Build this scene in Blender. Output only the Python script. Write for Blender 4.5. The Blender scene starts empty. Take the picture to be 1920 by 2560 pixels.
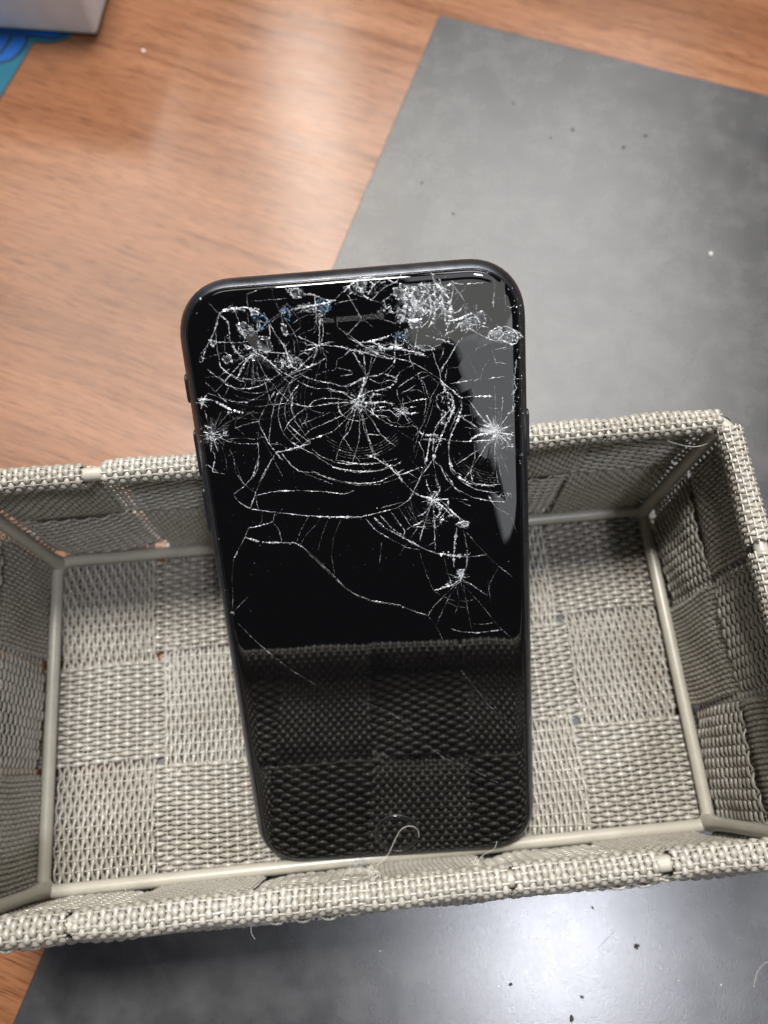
import bpy, bmesh, math, random
import numpy as np
from mathutils import Matrix, Vector

random.seed(7)
rng = np.random.default_rng(11)
MM = 0.001
scene = bpy.context.scene

# ------------------------------------------------------------------ camera
def mat4(cx, cy, cz, loc):
    return Matrix(((cx[0], cy[0], cz[0], loc[0]), (cx[1], cy[1], cz[1], loc[1]),
                   (cx[2], cy[2], cz[2], loc[2]), (0, 0, 0, 1)))

cam_data = bpy.data.cameras.new('camera')
cam = bpy.data.objects.new('camera', cam_data)
scene.collection.objects.link(cam)
CX = Vector((0.9956, -0.0936, 0.0004)).normalized()
CZ = Vector((-0.0310, -0.3256, 0.9450)).normalized()
CY = CZ.cross(CX).normalized()
CX = CY.cross(CZ).normalized()
cam.matrix_world = mat4(CX, CY, CZ, (0.0022408, -0.0247335, 0.2116716))
cam_data.sensor_fit = 'VERTICAL'
cam_data.sensor_height = 36.0
cam_data.sensor_width = 27.0
cam_data.lens = 36.0 * 1964.5 / 2560.0
cam_data.clip_start = 0.005
cam_data.clip_end = 30.0
cam_data.dof.use_dof = True
cam_data.dof.focus_distance = 0.160
cam_data.dof.aperture_fstop = 13.5
scene.camera = cam
scene.render.resolution_x = 768
scene.render.resolution_y = 1024

# ------------------------------------------------------------------ world: the dim rest of the room
world = bpy.data.worlds.new('World')
scene.world = world
world.use_nodes = True
bg = world.node_tree.nodes['Background']
bg.inputs[0].default_value = (0.95, 0.93, 0.90, 1)
bg.inputs[1].default_value = 0.03

# ------------------------------------------------------------------ lamps (ceiling panels)
def panel(name, loc, target, sx, sy, radiance, color, roll=0.0):
    ld = bpy.data.lights.new(name, 'AREA')
    ld.shape = 'RECTANGLE'
    ld.size, ld.size_y = sx, sy
    ld.energy = radiance * math.pi * sx * sy
    ld.color = color
    o = bpy.data.objects.new(name, ld)
    scene.collection.objects.link(o)
    d = (Vector(target) - Vector(loc)).normalized()
    q = d.to_track_quat('-Z', 'Y')
    o.matrix_world = Matrix.Translation(loc) @ q.to_matrix().to_4x4() @ Matrix.Rotation(roll, 4, 'Z')
    return o

def down(name, x0, x1, y0, y1, z, radiance, color, rot=0.0):
    """horizontal ceiling panel covering the given rectangle, facing down (metres)"""
    return panel(name, ((x0 + x1) / 2, (y0 + y1) / 2, z), ((x0 + x1) / 2, (y0 + y1) / 2, 0), x1 - x0, y1 - y0, radiance, color, rot)

WARM, COOL = (1.0, 0.93, 0.84), (0.93, 0.95, 1.0)
down('ceiling_lamp_above', 0.275, 0.415, -0.448, -0.308, 1.70, 160, (0.88, 0.90, 1.0))
down('ceiling_panel_above', 0.015, 0.85, -0.85, 0.05, 1.75, 1.3, COOL)
down('ceiling_lamp_behind', -0.27, 0.05, 0.34, 0.62, 1.70, 165, (1.0, 0.975, 0.94))
down('ceiling_panel_far', 0.17, 1.04, 0.62, 2.02, 1.70, 5.4, (1.0, 0.985, 0.95))
down('ceiling_panel_far', -0.15, 0.07, 1.15, 2.40, 1.70, 9.5, WARM)
down('ceiling_panel_far', -0.67, -0.54, 1.85, 2.45, 1.70, 6.0, WARM)
down('ceiling_panel_far', -1.05, -0.22, 0.80, 1.90, 1.72, 3.0, WARM)
NA = math.atan2(0.225, 0.974)
down('ceiling_panel_near', 0.0, 0.7, -1.385, -0.95, 1.50, 1.1, (1.0, 1.0, 0.97))
ax, px_ = Vector((0.225, -0.974, 0)), Vector((0.974, 0.225, 0))
nc = Vector((0.115, -1.395, 1.505)) + ax * 0.53 + px_ * 0.32
panel('ceiling_panel_near', nc, nc - Vector((0, 0, 1)), 0.64, 1.06, 1.35, (0.93, 0.98, 1.0), NA)

vs = scene.view_settings
vs.view_transform = 'Standard'
vs.look = 'None'
vs.exposure = 0.0
vs.gamma = 1.0
vs.use_curve_mapping = False

# ------------------------------------------------------------------ helpers
col = scene.collection

def new_obj(name, verts, faces, mat=None, parent=None, smooth=False, scale=MM):
    me = bpy.data.meshes.new(name)
    me.from_pydata([tuple(c * scale for c in v) for v in verts], [], faces)
    if smooth:
        me.polygons.foreach_set('use_smooth', [True] * len(me.polygons))
    me.update()
    return link_mesh(name, me, mat, parent)

def link_mesh(name, me, mat, parent=None):
    o = bpy.data.objects.new(name, me)
    col.objects.link(o)
    if mat:
        me.materials.append(mat)
    if parent:
        o.parent = parent
    return o

def np_mesh(name, V, F, smooth=True):
    """V (n,3) in mm, F (m,4 or 3) index arrays: fast mesh"""
    me = bpy.data.meshes.new(name)
    V = np.asarray(V, dtype=np.float32) * MM
    F = np.asarray(F, dtype=np.int32)
    k = F.shape[1]
    me.vertices.add(len(V))
    me.vertices.foreach_set('co', V.ravel())
    me.loops.add(F.size)
    me.loops.foreach_set('vertex_index', F.ravel())
    me.polygons.add(len(F))
    me.polygons.foreach_set('loop_start', np.arange(0, F.size, k, dtype=np.int32))
    me.polygons.foreach_set('loop_total', np.full(len(F), k, dtype=np.int32))
    me.update(calc_edges=True)
    me.polygons.foreach_set('use_smooth', np.full(len(F), smooth, dtype=bool))
    me.validate()
    return me

def bm_obj(name, bm, mat, parent=None, smooth=False):
    me = bpy.data.meshes.new(name)
    bm.to_mesh(me)
    bm.free()
    if smooth:
        me.polygons.foreach_set('use_smooth', [True] * len(me.polygons))
    return link_mesh(name, me, mat, parent)

def tag(o, label=None, cat=None, group=None, kind=None):
    if label: o['label'] = label
    if cat: o['category'] = cat
    if group: o['group'] = group
    if kind: o['kind'] = kind
    return o

def empty(name, loc=(0, 0, 0)):
    o = bpy.data.objects.new(name, None)
    o.empty_display_size = 0.01
    o.location = [c * MM for c in loc]
    col.objects.link(o)
    return o

def tube(path, radius, sides=8, closed=False, ry=None):
    """tube mesh arrays along path (n,3); radius scalar or (n,)"""
    P = np.asarray(path, float)
    n = len(P)
    r = np.broadcast_to(np.asarray(radius, float), (n,))
    if closed:
        T = np.roll(P, -1, 0) - np.roll(P, 1, 0)
    else:
        T = np.gradient(P, axis=0)
    T /= np.linalg.norm(T, axis=1)[:, None] + 1e-12
    ref = np.array([0.0, 0.0, 1.0])
    if abs(T[0] @ ref) > 0.9: ref = np.array([1.0, 0, 0])
    N = np.zeros_like(P)
    nn = ref - T[0] * (ref @ T[0])
    for i in range(n):
        nn = nn - T[i] * (nn @ T[i])
        nn /= np.linalg.norm(nn) + 1e-12
        N[i] = nn
    B = np.cross(T, N)
    a = np.arange(sides) * 2 * np.pi / sides
    V = (P[:, None] + r[:, None, None] * (np.cos(a)[None, :, None] * N[:, None] + np.sin(a)[None, :, None] * B[:, None])).reshape(-1, 3)
    i = np.arange(n if closed else n - 1)[:, None]
    j = np.arange(sides)[None]
    i2 = (i + 1) % n
    j2 = (j + 1) % sides
    F = np.stack([i * sides + j, i * sides + j2, i2 * sides + j2, i2 * sides + j], -1).reshape(-1, 4)
    return V, F

# ------------------------------------------------------------------ materials
def new_mat(name):
    m = bpy.data.materials.new(name)
    m.use_nodes = True
    nt = m.node_tree
    return m, nt, nt.nodes['Principled BSDF']

def N(nt, t, **kw):
    n = nt.nodes.new(t)
    for k, v in kw.items():
        if k in n.inputs: n.inputs[k].default_value = v
        else: setattr(n, k, v)
    return n

def ramp(nt, stops, fac=None):
    r = nt.nodes.new('ShaderNodeValToRGB')
    e = r.color_ramp.elements
    while len(e) < len(stops): e.new(0.5)
    for k, (pos, c) in zip(e, stops):
        k.position = pos
        k.color = c if len(c) == 4 else (*c, 1)
    if fac is not None: nt.links.new(fac, r.inputs[0])
    return r

def coords(nt, scale, rotz=0.0, loc=(0, 0, 0)):
    tc = N(nt, 'ShaderNodeTexCoord')
    mp = N(nt, 'ShaderNodeMapping')
    mp.inputs['Scale'].default_value = scale
    mp.inputs['Rotation'].default_value = (0, 0, rotz)
    mp.inputs['Location'].default_value = loc
    nt.links.new(tc.outputs['Object'], mp.inputs['Vector'])
    return mp.outputs[0]

def noise(nt, vec, scale, detail=4.0, rough=0.5, dist=0.0):
    n = N(nt, 'ShaderNodeTexNoise')
    n.inputs['Scale'].default_value = scale
    n.inputs['Detail'].default_value = detail
    n.inputs['Roughness'].default_value = rough
    n.inputs['Distortion'].default_value = dist
    nt.links.new(vec, n.inputs['Vector'])
    return n.outputs['Fac']

def mixc(nt, fac, a, b, blend='MIX'):
    m = nt.nodes.new('ShaderNodeMix')
    m.data_type = 'RGBA'
    m.blend_type = blend
    for s, v in ((m.inputs[0], fac), (m.inputs[6], a), (m.inputs[7], b)):
        if hasattr(v, 'links') or isinstance(v, bpy.types.NodeSocket): nt.links.new(v, s)
        else: s.default_value = v if not isinstance(v, tuple) or len(v) == 4 else (*v, 1)
    return m.outputs[2]

def bump(nt, height, strength, dist, bsdf):
    b = nt.nodes.new('ShaderNodeBump')
    b.inputs['Strength'].default_value = strength
    b.inputs['Distance'].default_value = dist
    nt.links.new(height, b.inputs['Height'])
    nt.links.new(b.outputs[0], bsdf.inputs['Normal'])
    return b

GRAIN = math.radians(1.5)   # the grain runs along the table's length

def wood_material():
    m, nt, b = new_mat('wood_laminate')
    L = nt.links
    wob = coords(nt, (6, 6, 6), GRAIN)
    base = coords(nt, (1, 1, 1), GRAIN)
    # gently wandering grain coordinate
    nz = N(nt, 'ShaderNodeTexNoise'); nz.inputs['Scale'].default_value = 7.0; nz.inputs['Detail'].default_value = 2
    L.new(base, nz.inputs['Vector'])
    vm = N(nt, 'ShaderNodeVectorMath'); vm.operation = 'MULTIPLY_ADD'
    L.new(nz.outputs['Color'], vm.inputs[0]); vm.inputs[1].default_value = (0.0, 0.012, 0.0); L.new(base, vm.inputs[2])
    def stretched(sx, sy):
        mp = N(nt, 'ShaderNodeMapping'); mp.inputs['Scale'].default_value = (sx, sy, 1)
        L.new(vm.outputs[0], mp.inputs['Vector']); return mp.outputs[0]
    broad = noise(nt, stretched(3.0, 38.0), 1.0, 4.0, 0.55, 0.3)
    mid = noise(nt, stretched(6.0, 210.0), 1.0, 6.0, 0.62, 0.2)
    fine = noise(nt, stretched(60.0, 1500.0), 1.0, 3.0, 0.6, 0.0)
    pores = noise(nt, stretched(130.0, 2600.0), 1.0, 2.0, 0.5, 0.0)
    c1 = ramp(nt, [(0.30, (0.165, 0.068, 0.030)), (0.50, (0.232, 0.100, 0.046)), (0.72, (0.298, 0.139, 0.068))], broad).outputs[0]
    c2 = ramp(nt, [(0.30, (0.52, 0.45, 0.40)), (0.44, (0.92, 0.90, 0.88)), (0.60, (1, 1, 1)), (0.78, (1.12, 1.14, 1.14))], mid).outputs[0]
    c = mixc(nt, 0.8, c1, c2, 'MULTIPLY')
    c3 = ramp(nt, [(0.36, (0.62, 0.55, 0.50)), (0.52, (1, 1, 1))], fine).outputs[0]
    c = mixc(nt, 0.85, c, c3, 'MULTIPLY')
    c4 = ramp(nt, [(0.34, (0.45, 0.38, 0.34)), (0.44, (1, 1, 1))], pores).outputs[0]
    c = mixc(nt, 0.8, c, c4, 'MULTIPLY')
    L.new(c, b.inputs['Base Color'])
    rr = ramp(nt, [(0.3, (0.17, 0.17, 0.17)), (0.7, (0.23, 0.23, 0.23))], mid).outputs[0]
    L.new(rr, b.inputs['Roughness'])
    b.inputs['Specular IOR Level'].default_value = 0.85
    bump(nt, fine, 0.10, 0.0002, b)
    return m

def mat_material():
    m, nt, b = new_mat('grey_rubber')
    L = nt.links
    v = coords(nt, (1, 1, 1))
    vs_ = coords(nt, (1.0, 2.4, 1), math.radians(-32))
    cloud = noise(nt, v, 42.0, 5.0, 0.6, 0.25)
    cloud2 = noise(nt, v, 120.0, 4.0, 0.55, 0.1)
    sm = mixc(nt, 0.45, ramp(nt, [(0.3, (0, 0, 0)), (0.75, (1, 1, 1))], cloud).outputs[0], ramp(nt, [(0.35, (0, 0, 0)), (0.7, (1, 1, 1))], cloud2).outputs[0])
    c = mixc(nt, sm, (0.012, 0.012, 0.014), (0.058, 0.058, 0.058))
    # dark spots
    vo = N(nt, 'ShaderNodeTexVoronoi'); vo.inputs['Scale'].default_value = 38.0; vo.inputs['Randomness'].default_value = 1.0
    L.new(v, vo.inputs['Vector'])
    spot = ramp(nt, [(0.015, (1, 1, 1)), (0.05, (0, 0, 0))], vo.outputs['Distance']).outputs[0]
    spot = mixc(nt, 1.0, spot, ramp(nt, [(0.5, (0, 0, 0)), (0.6, (1, 1, 1))], noise(nt, v, 60.0, 1.0)).outputs[0], 'MULTIPLY')
    c = mixc(nt, spot, c, (0.03, 0.03, 0.03))
    L.new(c, b.inputs['Base Color'])
    rr = ramp(nt, [(0.0, (0.245, 0.245, 0.245)), (1.0, (0.275, 0.275, 0.275))], sm).outputs[0]
    L.new(rr, b.inputs['Roughness'])
    b.inputs['Specular IOR Level'].default_value = 1.0
    g1 = noise(nt, vs_, 1900.0, 2.0, 0.6)
    g2 = noise(nt, vs_, 420.0, 2.0, 0.5)
    mx = N(nt, 'ShaderNodeMath'); mx.operation = 'MULTIPLY_ADD'
    L.new(g2, mx.inputs[0]); mx.inputs[1].default_value = 0.25; L.new(g1, mx.inputs[2])
    bump(nt, mx.outputs[0], 0.095, 0.00022, b)
    return m

def strap_material():
    m, nt, b = new_mat('woven_polypropylene')
    v = coords(nt, (1, 1, 1))
    n1 = noise(nt, v, 45.0, 3.0)
    n2 = noise(nt, v, 900.0, 2.0)
    c = ramp(nt, [(0.3, (0.345, 0.322, 0.274)), (0.7, (0.425, 0.400, 0.350))], n1).outputs[0]
    c2 = ramp(nt, [(0.3, (0.86, 0.85, 0.84)), (0.7, (1.06, 1.06, 1.06))], n2).outputs[0]
    oi = N(nt, 'ShaderNodeObjectInfo')
    c3 = ramp(nt, [(0.0, (0.88, 0.87, 0.86)), (1.0, (1.06, 1.07, 1.08))], oi.outputs['Random']).outputs[0]
    c = mixc(nt, 1.0, c, c3, 'MULTIPLY')
    dirt = ramp(nt, [(0.30, (0.80, 0.77, 0.73)), (0.48, (1, 1, 1))], noise(nt, v, 120.0, 5.0, 0.6)).outputs[0]
    c = mixc(nt, 0.7, c, dirt, 'MULTIPLY')
    nt.links.new(mixc(nt, 1.0, c, c2, 'MULTIPLY'), b.inputs['Base Color'])
    b.inputs['Roughness'].default_value = 0.25
    b.inputs['Specular IOR Level'].default_value = 0.85
    bump(nt, noise(nt, v, 3800.0, 2.0), 0.25, 0.0002, b)
    return m

def plain(name, color, rough, spec=0.5, metal=0.0, nscale=0, nstr=0.0, ndist=0.0002, vary=0.0):
    m, nt, b = new_mat(name)
    b.inputs['Base Color'].default_value = (*color, 1)
    b.inputs['Roughness'].default_value = rough
    b.inputs['Specular IOR Level'].default_value = spec
    b.inputs['Metallic'].default_value = metal
    if nscale:
        v = coords(nt, (1, 1, 1))
        nf = noise(nt, v, nscale, 4.0)
        if nstr: bump(nt, nf, nstr, ndist, b)
        if vary:
            lo = tuple(c * (1 - vary) for c in color); hi = tuple(min(1, c * (1 + vary)) for c in color)
            nt.links.new(ramp(nt, [(0.35, lo), (0.65, hi)], noise(nt, v, nscale * 0.6, 4.0)).outputs[0], b.inputs['Base Color'])
    return m

M_WOOD = wood_material()
M_MAT = mat_material()
M_STRAP = strap_material()
M_WIRE = plain('coated_wire', (0.40, 0.375, 0.315), 0.30, 0.5, 0, 260, 0.05, 0.0004, 0.06)
M_FRAME = plain('dark_anodised_metal', (0.115, 0.122, 0.138), 0.27, 0.5, 0.9, 700, 0.02, 0.0002, 0.15)
def scuffed(m):
    """small bare-metal scuffs and fine dust on the anodised frame"""
    nt = m.node_tree; b = nt.nodes['Principled BSDF']
    v = coords(nt, (1, 1, 1))
    sc = ramp(nt, [(0.70, (0, 0, 0)), (0.76, (1, 1, 1))], noise(nt, v, 900.0, 3.0, 0.7)).outputs[0]
    wear = ramp(nt, [(0.52, (0, 0, 0)), (0.62, (1, 1, 1))], noise(nt, v, 60.0, 2.0)).outputs[0]
    f = mixc(nt, 1.0, sc, wear, 'MULTIPLY')
    old = b.inputs['Base Color'].links[0].from_socket
    nt.links.new(mixc(nt, f, old, (0.45, 0.45, 0.46)), b.inputs['Base Color'])
    nt.links.new(ramp(nt, [(0.3, (0.22, 0.22, 0.22)), (0.7, (0.40, 0.40, 0.40))], noise(nt, v, 140.0, 4.0)).outputs[0], b.inputs['Roughness'])
scuffed(M_FRAME)
M_GASKET = plain('black_gasket', (0.006, 0.006, 0.007), 0.16)
M_BUTTON = plain('black_metal_button', (0.020, 0.021, 0.024), 0.32, 0.5, 0.5)
M_RING = plain('dark_button_ring', (0.030, 0.030, 0.031), 0.25, 0.8)
M_MESH = plain('earpiece_mesh', (0.011, 0.011, 0.012), 0.5, 0.4, 0.0, 2600, 0.6, 0.0006)
M_HOLE = plain('exposed_inside', (0.022, 0.020, 0.020), 0.7, 0.3, 0.0, 1500, 0.6, 0.0004, 0.5)
M_LINT = plain('grey_lint', (0.55, 0.55, 0.53), 0.8, 0.3)
M_FIBRE = plain('pale_fibre', (0.66, 0.63, 0.56), 0.5, 0.4)
M_BOX = plain('white_card', (0.76, 0.77, 0.79), 0.6, 0.35, 0, 160, 0.15, 0.0008, 0.05)
M_TEAL = plain('teal_print', (0.006, 0.085, 0.130), 0.45, 0.4, 0, 90, 0, 0, 0.12)
M_BLUE = plain('blue_print', (0.003, 0.070, 0.28), 0.45, 0.4, 0, 90, 0, 0, 0.12)
M_NAVY = plain('navy_print', (0.006, 0.022, 0.055), 0.5, 0.4)
M_CRUMB = plain('dark_crumb', (0.030, 0.028, 0.026), 0.6, 0.4, 0, 1500, 0.4, 0.0004)
M_SPECK = plain('pale_speck', (0.72, 0.70, 0.66), 0.35)

def glass_front():
    m, nt, b = new_mat('black_screen_glass')
    b.inputs['Base Color'].default_value = (0.0016, 0.0016, 0.0021, 1)
    b.inputs['Roughness'].default_value = 0.012
    b.inputs['IOR'].default_value = 1.75
    v = coords(nt, (1, 1, 1))
    sm = ramp(nt, [(0.45, (0.010, 0.010, 0.010)), (0.75, (0.05, 0.05, 0.05))], noise(nt, v, 70.0, 3.0)).outputs[0]
    nt.links.new(sm, b.inputs['Roughness'])
    bump(nt, noise(nt, v, 30.0, 1.0), 0.05, 0.0006, b)
    return m
M_GLASS = glass_front()

def crack_mat(name, white, rough, op0, op1):
    """fractured glass: pale scattering faces, partly see-through according to the 'dens' attribute"""
    m, nt, b = new_mat(name)
    b.inputs['Base Color'].default_value = (*white, 1)
    b.inputs['Roughness'].default_value = rough
    b.inputs['Specular IOR Level'].default_value = 0.9
    at = N(nt, 'ShaderNodeAttribute'); at.attribute_name = 'dens'
    mr = N(nt, 'ShaderNodeMapRange')
    mr.inputs['To Min'].default_value = op0; mr.inputs['To Max'].default_value = op1
    nt.links.new(at.outputs['Fac'], mr.inputs['Value'])
    tr = N(nt, 'ShaderNodeBsdfTransparent')
    mx = N(nt, 'ShaderNodeMixShader')
    nt.links.new(mr.outputs[0], mx.inputs[0])
    nt.links.new(tr.outputs[0], mx.inputs[1])
    nt.links.new(b.outputs[0], mx.inputs[2])
    nt.links.new(mx.outputs[0], nt.nodes['Material Output'].inputs['Surface'])
    return m
M_CRACK = crack_mat('fracture_faces', (0.82, 0.84, 0.87), 0.20, 0.0, 1.0)
M_FLAKE = crack_mat('crushed_glass', (0.66, 0.69, 0.73), 0.12, 0.0, 0.95)
M_BLUE_GLINT = crack_mat('painted_blue_glint_shard', (0.10, 0.26, 0.46), 0.12, 0.0, 0.9)  # clear glass; a blue reflection is painted into its base colour
M_SHARD = crack_mat('clear_glass_shard', (0.66, 0.69, 0.73), 0.10, 0.0, 0.9)

# ================================================================== table top and mat
TABLE_Z, MAT_Z = -5.4, -4.2

def slab(name, cx, cy, sx, sy, z0, z1, rotz, mat, bev=0.4, seg=2, corner=0.0):
    bm = bmesh.new()
    bmesh.ops.create_cube(bm, size=1.0)
    for v in bm.verts:
        v.co = Vector((v.co.x * sx * MM, v.co.y * sy * MM, v.co.z * (z1 - z0) * MM))
    if corner:
        ed = [e for e in bm.edges if abs(e.verts[0].co.z - e.verts[1].co.z) > 1e-6]
        bmesh.ops.bevel(bm, geom=ed, offset=corner * MM, segments=6, affect='EDGES', profile=0.5)
    ed = [e for e in bm.edges if e.calc_face_angle(0) > 0.8]
    bmesh.ops.bevel(bm, geom=ed, offset=bev * MM, segments=seg, affect='EDGES', profile=0.5)
    o = bm_obj(name, bm, mat)
    o.location = (cx * MM, cy * MM, (z0 + z1) / 2 * MM)
    o.rotation_euler = (0, 0, rotz)
    return o

table = slab('table_top', 60, 120, 1400, 800, TABLE_Z - 25, TABLE_Z, math.radians(-24.2), M_WOOD, 1.0)
tag(table, 'brown wood grain laminate table top', None, None, 'structure')

# mat: its corner at (48.2, 242.8), edges along (0.912,-0.41) and (-0.397,-0.918)
ANG = math.radians(-23.9)
ex = Vector((math.cos(ANG), math.sin(ANG)))
ey = Vector((math.sin(ANG), -math.cos(ANG)))
MW, ML = 330.0, 470.0
mc = Vector((48.2, 242.8)) + ex * MW / 2 + ey * ML / 2
desk_mat = slab('desk_mat', mc.x, mc.y, MW, ML, TABLE_Z, MAT_Z, ANG, M_MAT, 0.25, 2, 1.2)
tag(desk_mat, 'dark grey rubber work mat lying on the wood table under the basket', 'mat')

# ================================================================== basket
WB, DB, HT = 165.21, 83.28, 56.6
TX, TY = 0.998, 1.32
basket = empty('woven_basket', (0, 0, MAT_Z))
tag(basket, 'taupe rectangular basket of woven webbing straps holding the broken phone', 'basket')

def child(o, parent=None):
    o.parent = parent or basket
    o.matrix_parent_inverse = Matrix.Translation((-basket.location))
    return o

def round_rect(hx, hy, r, n=8):
    pts = []
    for cx, cy, a0 in ((hx - r, hy - r, 0), (-hx + r, hy - r, 90), (-hx + r, -hy + r, 180), (hx - r, -hy + r, 270)):
        for k in range(n + 1):
            a = math.radians(a0 + 90 * k / n)
            pts.append((cx + r * math.cos(a), cy + r * math.sin(a)))
    return pts

def densify(pts, step, closed=True):
    out = []
    n = len(pts)
    for i in range(n if closed else n - 1):
        a = np.array(pts[i], float); b = np.array(pts[(i + 1) % n], float)
        k = max(1, int(np.linalg.norm(b - a) / step))
        for j in range(k):
            out.append(a + (b - a) * j / k)
    if not closed: out.append(np.array(pts[-1], float))
    return np.array(out)

def wire_loop(name, hx, hy, z, r, rc):
    P = densify([(x, y, z) for x, y in round_rect(hx, hy, rc)], 6)
    s = np.arange(len(P))
    P = P + 0.12 * np.stack([np.sin(s * 0.21), np.cos(s * 0.17), np.sin(s * 0.13 + 1)], 1)
    V, F = tube(P, r, 12, True)
    return child(link_mesh(name, np_mesh(name, V, F), M_WIRE))

wire_loop('base_wire', WB / 2, DB / 2 + 0.25, 0.0, 1.65, 3.2)
wire_loop('rim_wire', WB / 2 + TX, DB / 2 + TY, HT, 1.5, 4.5)
for sx in (-1, 1):
    for sy in (-1, 1):
        P = [(sx * (WB / 2 - 0.3 + TX * t), sy * (DB / 2 - 0.3 + TY * t), HT * t) for t in np.linspace(0, 0.985, 12)]
        rad = [2.35, 1.85] + [1.6] * 10
        V, F = tube(P, rad, 12)
        child(link_mesh('corner_upright', np_mesh('corner_upright', V, F), M_WIRE))

def resample(P, step):
    d = np.linalg.norm(np.diff(P, axis=0), axis=1)
    s = np.concatenate([[0], np.cumsum(d)])
    n = max(4, int(round(s[-1] / step)))
    t = np.linspace(0, s[-1], n + 1)
    return np.stack([np.interp(t, s, P[:, k]) for k in range(P.shape[1])], 1), t

PITCH, NW = 2.42, 22

def strap_mesh(name, P, Wd, flip=1.0, width=25.4, closed=False, seed=0, pitch=None, amp=None):
    """webbing strap: plain weave of warp yarns along the path and weft yarns across it"""
    r = np.random.default_rng(seed)
    m0 = len(P)
    pitch = np.full(m0, PITCH) if pitch is None else np.asarray(pitch, float)
    amp = np.full(m0, 0.34) if amp is None else np.asarray(amp, float)
    Q = np.column_stack([P, Wd, amp])
    ds = np.linalg.norm(np.diff(P, axis=0), axis=1)
    s_ = np.concatenate([[0], np.cumsum(ds)])
    f_ = np.concatenate([[0], np.cumsum(ds / (0.5 * (pitch[1:] + pitch[:-1])))])
    n = 3 * max(2, int(round(f_[-1]))) + 1
    ph = np.linspace(0, (n - 1) / 3, n)
    fu = ph * f_[-1] / ph[-1]
    t = np.interp(fu, f_, s_)
    Q = np.stack([np.interp(fu, f_, Q[:, k_]) for k_ in range(7)], 1)
    P, W, AM = Q[:, :3], Q[:, 3:6], Q[:, 6]
    T = np.gradient(P, axis=0) / np.gradient(t)[:, None]
    if closed: T[0] = T[-1] = P[1] - P[-2]
    # smooth tangents a little
    k = np.array([1, 2, 3, 2, 1]) / 9.0
    for c in range(3):
        T[2:-2, c] = np.convolve(T[:, c], k, 'valid')
    T /= np.linalg.norm(T, axis=1)[:, None]
    W = W - T * (W * T).sum(1)[:, None]
    W /= np.linalg.norm(W, axis=1)[:, None]
    Nn = np.cross(T, W) * flip
    # slow unevenness of the fabric
    sl = 0.22 * np.sin(t / 9.0 + seed) + 0.14 * np.sin(t / 4.1 + 2.3 * seed)
    P = P + W * sl[:, None]
    VV, FF = [], []
    base = 0
    A2 = 0.02
    x = ((np.arange(NW) + 0.5) / NW - 0.5) * width
    x += r.normal(0, 0.035, NW)
    bow = -0.10 * (2 * x / width) ** 4
    # warps
    c = np.cos(np.pi * (ph[None, :] + np.arange(NW)[:, None]))
    z = AM[None] * np.clip(1.6 * c, -1, 1) + bow[:, None] + r.normal(0, 0.03, (NW, n)) + 0.14 * np.sin(t[None] / 5.3 + x[:, None] / 4.0 + seed) + 0.10 * np.sin(t[None] / 2.9 - x[:, None] / 3.1 + 2 * seed)
    xs = x[:, None] + r.normal(0, 0.03, (NW, n))
    C = P[None] + W[None] * xs[..., None] + Nn[None] * z[..., None]
    SD = 6
    a = np.arange(SD) * 2 * np.pi / SD + 0.5
    hw = (np.interp(AM, [0.24, 0.46], [0.58, 0.49])[None] + 0.20 * np.clip(1.3 * c, -1, 1) + r.normal(0, 0.015, (NW, n)))[..., None, None]
    ring = hw * np.cos(a)[None, None, :, None] * W[None, :, None] + 0.33 * np.sin(a)[None, None, :, None] * Nn[None, :, None]
    V = (C[:, :, None] + ring).reshape(-1, 3)
    wi = np.arange(NW)[:, None, None]; i = np.arange(n - 1)[None, :, None]; j = np.arange(SD)[None, None]
    b0 = (wi * n + i) * SD; b1 = b0 + SD; j2 = (j + 1) % SD
    F = np.stack([b0 + j, b0 + j2, b1 + j2, b1 + j], -1).reshape(-1, 4)
    VV.append(V); FF.append(F); base += len(V)
    # wefts
    npk = int(ph[-1])
    kk = np.arange(0, npk + 1)
    sidx = np.clip(kk * 3, 0, n - 1)
    m = 2 * NW + 1
    xf = np.linspace(-width / 2 - 0.25, width / 2 + 0.25, m)
    wi = (np.arange(m) - 1) / 2.0
    up = np.cos(np.pi * (kk[:, None] + wi[None]))
    zf = -A2 * np.clip(up * 1.6, -1, 1) - 0.10 * (2 * xf / width)[None] ** 4 + 0.14 * np.sin(t[sidx][:, None] / 5.3 + xf[None] / 4.0 + seed) + 0.10 * np.sin(t[sidx][:, None] / 2.9 - xf[None] / 3.1 + 2 * seed)
    C = P[sidx][:, None] + W[sidx][:, None] * xf[None, :, None] + Nn[sidx][:, None] * zf[..., None]
    SD = 4
    a = np.arange(SD) * 2 * np.pi / SD + 0.785
    ring = 0.28 * np.cos(a)[None, None, :, None] * T[sidx][:, None, None] + 0.20 * np.sin(a)[None, None, :, None] * Nn[sidx][:, None, None]
    V = (C[:, :, None] + ring).reshape(-1, 3)
    wi = np.arange(len(kk))[:, None, None]; i = np.arange(m - 1)[None, :, None]; j = np.arange(SD)[None, None]
    b0 = (wi * m + i) * SD; b1 = b0 + SD; j2 = (j + 1) % SD
    F = np.stack([b0 + j, b0 + j2, b1 + j2, b1 + j], -1).reshape(-1, 4) + base
    VV.append(V); FF.append(F)
    me = np_mesh(name, np.concatenate(VV), np.concatenate(FF))
    return link_mesh(name, me, M_STRAP)

def smooth_steps(centres, vals, half=8.5):
    xs, ys = [], []
    for c, v in zip(centres, vals):
        xs += [c - half, c + half]; ys += [v, v]
    return np.array(xs), np.array(ys)

ROWZ = [14.4, 41.2]            # centre heights of the two hoops
COLX = [-68.85, -41.3, -13.8, 13.75, 41.0, 68.4]
ROWY = [27.6, 0.0, -27.6]      # back, middle, front

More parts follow.
